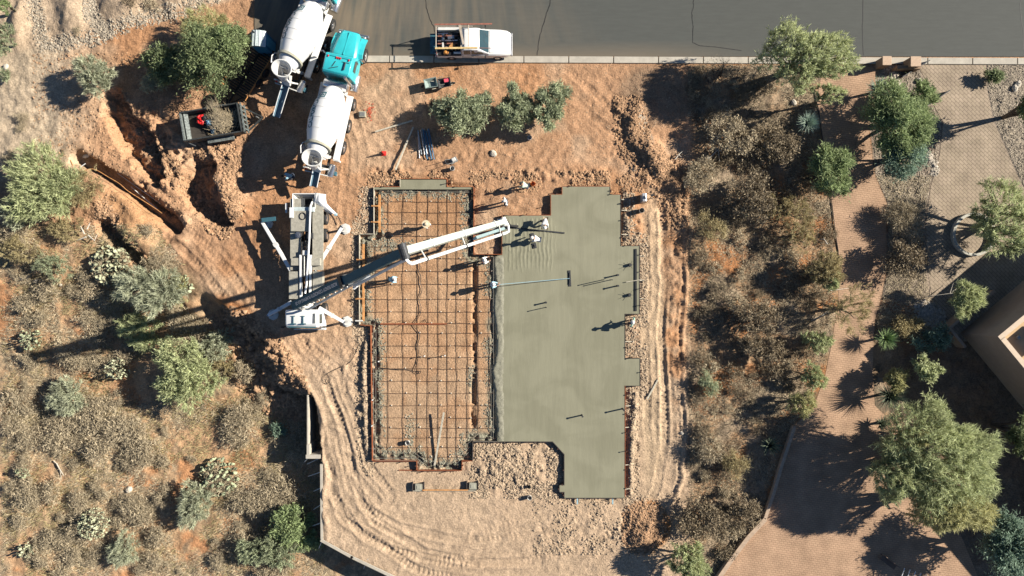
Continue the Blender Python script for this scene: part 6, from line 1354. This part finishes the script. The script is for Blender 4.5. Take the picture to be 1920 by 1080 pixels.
scatter('rubble',5000,(690,1300,310,360,lambda u,v,r:(v>318+8*r)&(sdf(u,v,OUT)>3)&(nz(u,v,1.3,805)>-.08)),RK1,.09,15,'clods thrown up north of the foundation','rock','rubble')
scatter('rubble',6000,(880,1060,826,935,lambda u,v,r:(sdf(u,v,OUT)>3)&(nz(u,v,1.1,806)+.2*(r-.5)>-.02)),RK3,.09,16,'pale clods in the notch south of the slab','rock','rubble')
scatter('rubble',6000,(1168,1215,360,945,lambda u,v,r:(sdf(u,v,OUT)>3)&(sdf(u,v,OUT)<6+26*r)),RK3,.085,17,'pale clods along the east forms','rock','rubble')
scatter('rubble',2600,(1000,1260,925,1040,lambda u,v,r:(sdf(u,v,OUT)>3)&(nz(u,v,1.3,807)+.25*(r-.5)>.02)),RK3,.08,18,'pale clods south east of the slab','rock','rubble')
scatter('rubble',4200,(1165,1265,935,1050,lambda u,v,r:(smudge(u,v,1205,990,48,52,0)<.3+.75*r)),RK1,.11,19,'clods on the orange heap','rock','rubble')
scatter('rubble',6500,(1150,1290,180,430,near([(1175,200),(1195,280),(1250,330),(1285,420)],26)),RK1,.11,20,'clods and stones on the north east berm','rock','rubble')
scatter('rubble',7000,(660,700,350,900,lambda u,v,r:(sdf(u,v,OUT)>3)&(sdf(u,v,OUT)<4+30*r)),RK3,.08,21,'clods along the west forms','rock','rubble')
scatter('rubble',11000,(600,1290,118,1075,lambda u,v,r:(sdf(u,v,OUT)>6)&(nz(u,v,2.2,808)+.3*(r-.5)>-.05)),RK3,.035,22,'small clods strewn over the bare soil','rock','gravel')
scatter('rubble',7000,(60,520,100,430,lambda u,v,r:(nz(u,v,2.2,809)+.3*(r-.5)>-.05)),RK1,.07,23,'small clods strewn over the north west soil','rock','gravel')
scatter('gravel',9000,(1640,1775,122,420,lambda u,v,r:(sdf(u,v,DRIVE1)>3)&(sdf(u,v,DRIVE2)>3)),RK2,.06,24,'fine gravel between the driveways','rock','gravel')
scatter('gravel',9000,(1845,1930,122,380,lambda u,v,r:(sdf(u,v,DRIVE2)>3)),RK2,.06,25,'fine gravel east of the grey driveway','rock','gravel')
scatter('river_stones',260,(1732,1762,280,330,near([(1736,285),(1752,310),(1754,325)],6)),mat('river_stone',(.50,.44,.36),.8,var=.2,island=.3),.14,26,'pale river stones edging the grey driveway','rock','stones')
scatter('river_stones',220,(1660,1690,130,172,near([(1676,142),(1682,160),(1686,172)],6)),MATS['river_stone'],.13,27,'pale river stones below the entry pillars','rock','stones')
scatter('river_stones',900,(1700,1790,560,640,lambda u,v,r:(smudge(u,v,1745,590,36,22,30)<.4+.7*r)),MATS['river_stone'],.12,28,'tan river stones at the corner of the grey pavers','rock','stones')
scatter('mix_splatter',8000,(676,932,352,882,lambda u,v,r:(sdf(u,v,PIT)<-3)&((sdf(u,v,PIT)>-6-22*r)|(smudge(u,v,778,830,18,56,-12)<r+.1)|(smudge(u,v,884,720,10,50,0)<r+.1)|(smudge(u,v,730,458,60,14,0)<r+.1))&(nz(u,v,1.0,810)>-.12)),mat('wet_mix_clods',(.27,.26,.195),.7,var=.2,island=.3),.065,29,'clods of wet concrete spattered in the footing trench','rock','concrete clods')
# ------------------------------------------------------------------ people
def ik(a, b, l1, l2, hint):
    a,b,hint=Vector(a),Vector(b),Vector(hint); d=b-a; L=min(d.length,(l1+l2)*.995); d.normalize(); b=a+d*L
    x=(l1*l1-l2*l2+L*L)/(2*L); hgt=math.sqrt(max(0,l1*l1-x*x)); n=(hint-d*hint.dot(d)); n=n.normalized() if n.length>1e-4 else d.orthogonal(); return a+d*x+n*hgt, b
def skinned(name, verts, edges, radii, m, parent, root=0):
    me=bpy.data.meshes.new(name); me.from_pydata([tuple(v) for v in verts], edges, []); o=bpy.data.objects.new(name, me); COL.objects.link(o); o.parent=parent
    o.modifiers.new('skin','SKIN'); sk=me.skin_vertices[0].data
    for i,r in enumerate(radii): rr=r if isinstance(r,tuple) else (r,r); sk[i].radius=rr
    sk[root].use_root=True; s=o.modifiers.new('subdivision','SUBSURF'); s.levels=1; s.render_levels=1; me.materials.append(m)
    dg=bpy.context.evaluated_depsgraph_get(); me2=bpy.data.meshes.new_from_object(o.evaluated_get(dg)); o.modifiers.clear(); o.data=me2; me2.polygons.foreach_set('use_smooth',[True]*len(me2.polygons)); 
    if not me2.materials: me2.materials.append(m)
    return o
def person(u, v, face, label, shirt, trousers, hat=None, hatstyle='hard', pitch=0.05, drop=0.0, lh=None, rh=None, feet=None, z=0.0, vest=None, hair=(.02,.015,.01)):
    """face: compass radians of the way they look; hands and feet in body-local metres (x ahead, y left, z up)"""
    x,y=W(u,v); t=thing('person',label,'person',(x,y,z),face,'workers on the building site')
    pel=Vector((-.35*math.sin(pitch)*.6,0,.93-drop)); R=Matrix.Rotation(pitch,3,'Y'); up=lambda a,b=0,c=0: pel+R@Vector((c,b,a))
    feet=feet or ((.02,.12),(-.04,-.12)); V=[];E=[];Rd=[]
    def add(p,r,par=None):
        V.append(Vector(p)); Rd.append(r)
        if par is not None: E.append((par,len(V)-1))
        return len(V)-1
    iP=add(pel,(.15,.12)); iS=add(up(.20),(.135,.105),iP); iC=add(up(.40),(.16,.115),iS); iN=add(up(.54),.058,iC)
    hp=Matrix.Rotation(pitch*.65,3,'Y'); nb=up(.54); iH1=add(nb+hp@Vector((.02,0,.09)),(.075,.085),iN); iH2=add(nb+hp@Vector((.03,0,.17)),(.085,.098),iH1); iH3=add(nb+hp@Vector((.02,0,.245)),(.06,.07),iH2)
    hc=nb+hp@Vector((.03,0,.17)); add(hc+hp@Vector((.115,0,-.01)),.014,iH2)
    for s in (-1,1): add(hc+hp@Vector((0,s*.10,0)),.016,iH2)
    arms={};legs={}
    for s,h in ((1,lh),(-1,rh)):
        sh=up(.44,s*.19); iA=add(sh,.062,iC); tgt=Vector(h) if h else up(-.05,s*.30,.12); el,wr=ik(sh,tgt,.29,.26,(-.6,s*.5,-.5)); iE=add(el,.045,iA); iW=add(wr,.028,iE)
        d=(wr-el).normalized(); sd=d.cross(Vector((0,0,1))); sd=sd.normalized() if sd.length>.1 else Vector((0,1,0)); dn=sd.cross(d); pm=wr+d*.07; iPm=add(pm,(.038,.018),iW)
        for k in range(4):
            ln=(.075,.085,.08,.062)[k]; b0=pm+sd*(k-1.5)*.022+d*.03; j0=add(b0,.009,iPm); j1=add(b0+d*ln*.5-dn*.012*-s*s+Vector((0,0,-.012)),.0085,j0); add(b0+d*ln*.85+Vector((0,0,-.035)),.008,j1)
        tb=wr+d*.025-sd*.035*s; j0=add(tb,.010,iW); add(tb+d*.045-sd*.02*s+Vector((0,0,-.01)),.009,j0); arms[s]=(sh,el,wr)
    for i,s in enumerate((1,-1)):
        hpj=pel+Vector((0,s*.10,-.04)); ft=Vector((feet[i][0],feet[i][1],.09)); kn,an=ik(hpj,ft,.43,.42,(1,0,.1)); iL=add(hpj,.085,iP); iK=add(kn,.058,iL); iA=add(an,.040,iK); iT=add(an+Vector((.14,s*.02,-.045)),(.042,.03),iA); legs[s]=(hpj,kn,an,an+Vector((.14,s*.02,-.045)))
    body=skinned('body',V,E,Rd,SKIN,t)
    # clothes follow the same joints
    v=[pel+R@Vector((0,0,-.06)),up(.20),up(.40),up(.50)]; e=[(0,1),(1,2),(2,3)]; r=[(.165,.135),(.155,.125),(.182,.135),(.085,.08)]
    for s in (-1,1):
        sh,el,wr=arms[s]; v+= [sh,el,el.lerp(wr,.75)]; n=len(v); e+=[(2,n-3),(n-3,n-2),(n-2,n-1)]; r+=[.078,.060,.046]
    skinned('shirt',v,e,r,shirt,t)
    v=[pel]; e=[]; r=[(.168,.138)]
    for s in (-1,1):
        a,b,c,d=legs[s]; v+=[a,b,c+Vector((0,0,.03))]; n=len(v); e+=[(0,n-3),(n-3,n-2),(n-2,n-1)]; r+=[.105,.075,.062]
    skinned('trousers',v,e,r,trousers,t)
    for s in (-1,1):
        a,b,c,d=legs[s]; skinned('boot',[c+Vector((-.03,0,.02)),c+Vector((-.02,0,-.03)),d],[(0,1),(1,2)],[(.058,.058),(.055,.055),(.05,.04)],mat('boot_leather',(.05,.035,.025),.7),t)
    if vest: 
        vv=[pel+R@Vector((0,0,.0)),up(.20),up(.42)]; skinned('vest',vv,[(0,1),(1,2)],[(.175,.15),(.168,.142),(.195,.152)],vest,t)
    for s in (-1,1):
        q=hc+hp@Vector((.088,s*.035,.0)); MB().ball(q,(.012,.014,.012),8,5).build('eye', WHITE_D, t, smooth=True)
    hm=mat('dark_hair',hair,.8); MB().ball(hc+hp@Vector((-.015,0,.04)),(.105,.095,.10),12,8).build('hair', hm, t, smooth=True)
    if hat:
        c0=hc+hp@Vector((0,0,.05)); ax=hp@Vector((0,0,1))
        if hatstyle=='brim': pf=[(-.0,.29),(.015,.29),(.02,.13),(.09,.115),(.13,.08),(.14,.001)]
        elif hatstyle=='cap': pf=[(-.02,.112),(.04,.112),(.09,.085),(.115,.001)]
        else: pf=[(-.01,.155),(.005,.155),(.012,.125),(.07,.115),(.12,.075),(.14,.001)]
        o=MB().lathe(c0,ax,pf,20).build('hat', hat, t, smooth=True)
        if hatstyle=='cap': MB().box(tuple(c0+hp@Vector((.14,0,0))),(.10,.15,.012)).build('peak', hat, o)
    return t
def cl(n,c): return mat(n,c,.85,var=.12,vscale=14,bump=.3,bscale=60)
SW=cl('white_shirt_cloth',(.68,.68,.66)); SMINT=cl('mint_shirt_cloth',(.30,.50,.40)); SPG=cl('pale_green_shirt_cloth',(.42,.50,.40)); SBL=cl('blue_shirt_cloth',(.05,.16,.32)); SLB=cl('light_blue_shirt_cloth',(.30,.48,.56)); SOR=cl('orange_shirt_cloth',(.75,.22,.08)); JN=cl('dark_jeans',(.035,.045,.065)); KH=cl('khaki_trousers',(.26,.21,.14)); GT=cl('grey_trousers',(.12,.12,.12))
WH=mat('white_hat',(.70,.68,.62),.5); SH_=mat('straw_hat',(.60,.50,.34),.8,var=.2,vscale=20); BH=mat('blue_hat',(.04,.14,.32),.6)
PI=math.pi
person(803,423,math.radians(-40),'worker in a wide pale hat standing on the rebar mesh',SW,KH,SH_,'brim',.10,z=.15,lh=(.35,.12,.95),rh=(.32,-.15,.95))
person(984,351,math.radians(170),'worker in pale green bending by the orange and white cooler',SPG,JN,None,'cap',.75,.12,lh=(.55,.15,.62),rh=(.55,-.15,.60))
person(948,381,math.radians(200),'worker in white standing north of the boom tip',SW,JN,WH,'cap',.12)
person(938,417,math.radians(-80),'worker in blue holding the end hose behind the boom tip',SBL,JN,BH,'hard',.15,lh=(.40,.10,1.0),rh=(.45,-.05,.95),z=.0)
person(1021,418,math.radians(-95),'worker in a white shirt bent low over the screed bar',SW,KH,WH,'hard',1.15,.18,lh=(.60,.25,.14),rh=(.62,-.22,.14),feet=((.05,.2),(-.15,-.2)),z=.3)
person(1006,450,math.radians(170),'worker in white crouching at the knee boards',SW,JN,WH,'hard',.85,.32,lh=(.52,.18,.12),rh=(.5,-.2,.12),feet=((.15,.16),(-.12,-.16)),z=.3)
person(908,491,math.radians(20),'worker in orange and white beside the edge of the pour',SW,KH,WH,'hard',.15,z=.1,vest=SOR,lh=(.45,.2,.9),rh=(.45,-.1,.9))
person(923,534,math.radians(5),'worker in blue pushing the long bull float',SLB,JN,WH,'hard',.22,z=.15,lh=(.52,.06,1.05),rh=(.40,-.10,1.0),feet=((.25,.1),(-.2,-.12)),vest=None)
person(738,524,math.radians(-5),'worker in light blue stooping in the middle of the mesh',SLB,KH,WH,'hard',.7,.10,z=.15,lh=(.60,.15,.5),rh=(.55,-.15,.55))
person(1181,603,math.radians(160),'worker in mint green watching from the east notch',SMINT,JN,WH,'hard',.12,z=.05,lh=(.22,.30,1.02),rh=(.22,-.30,1.02))
person(549,333,math.radians(190),'worker in light blue in the shade behind the mixer chute',SLB,JN,None,'cap',.9,.25,lh=(.5,.15,.4),rh=(.5,-.15,.45))
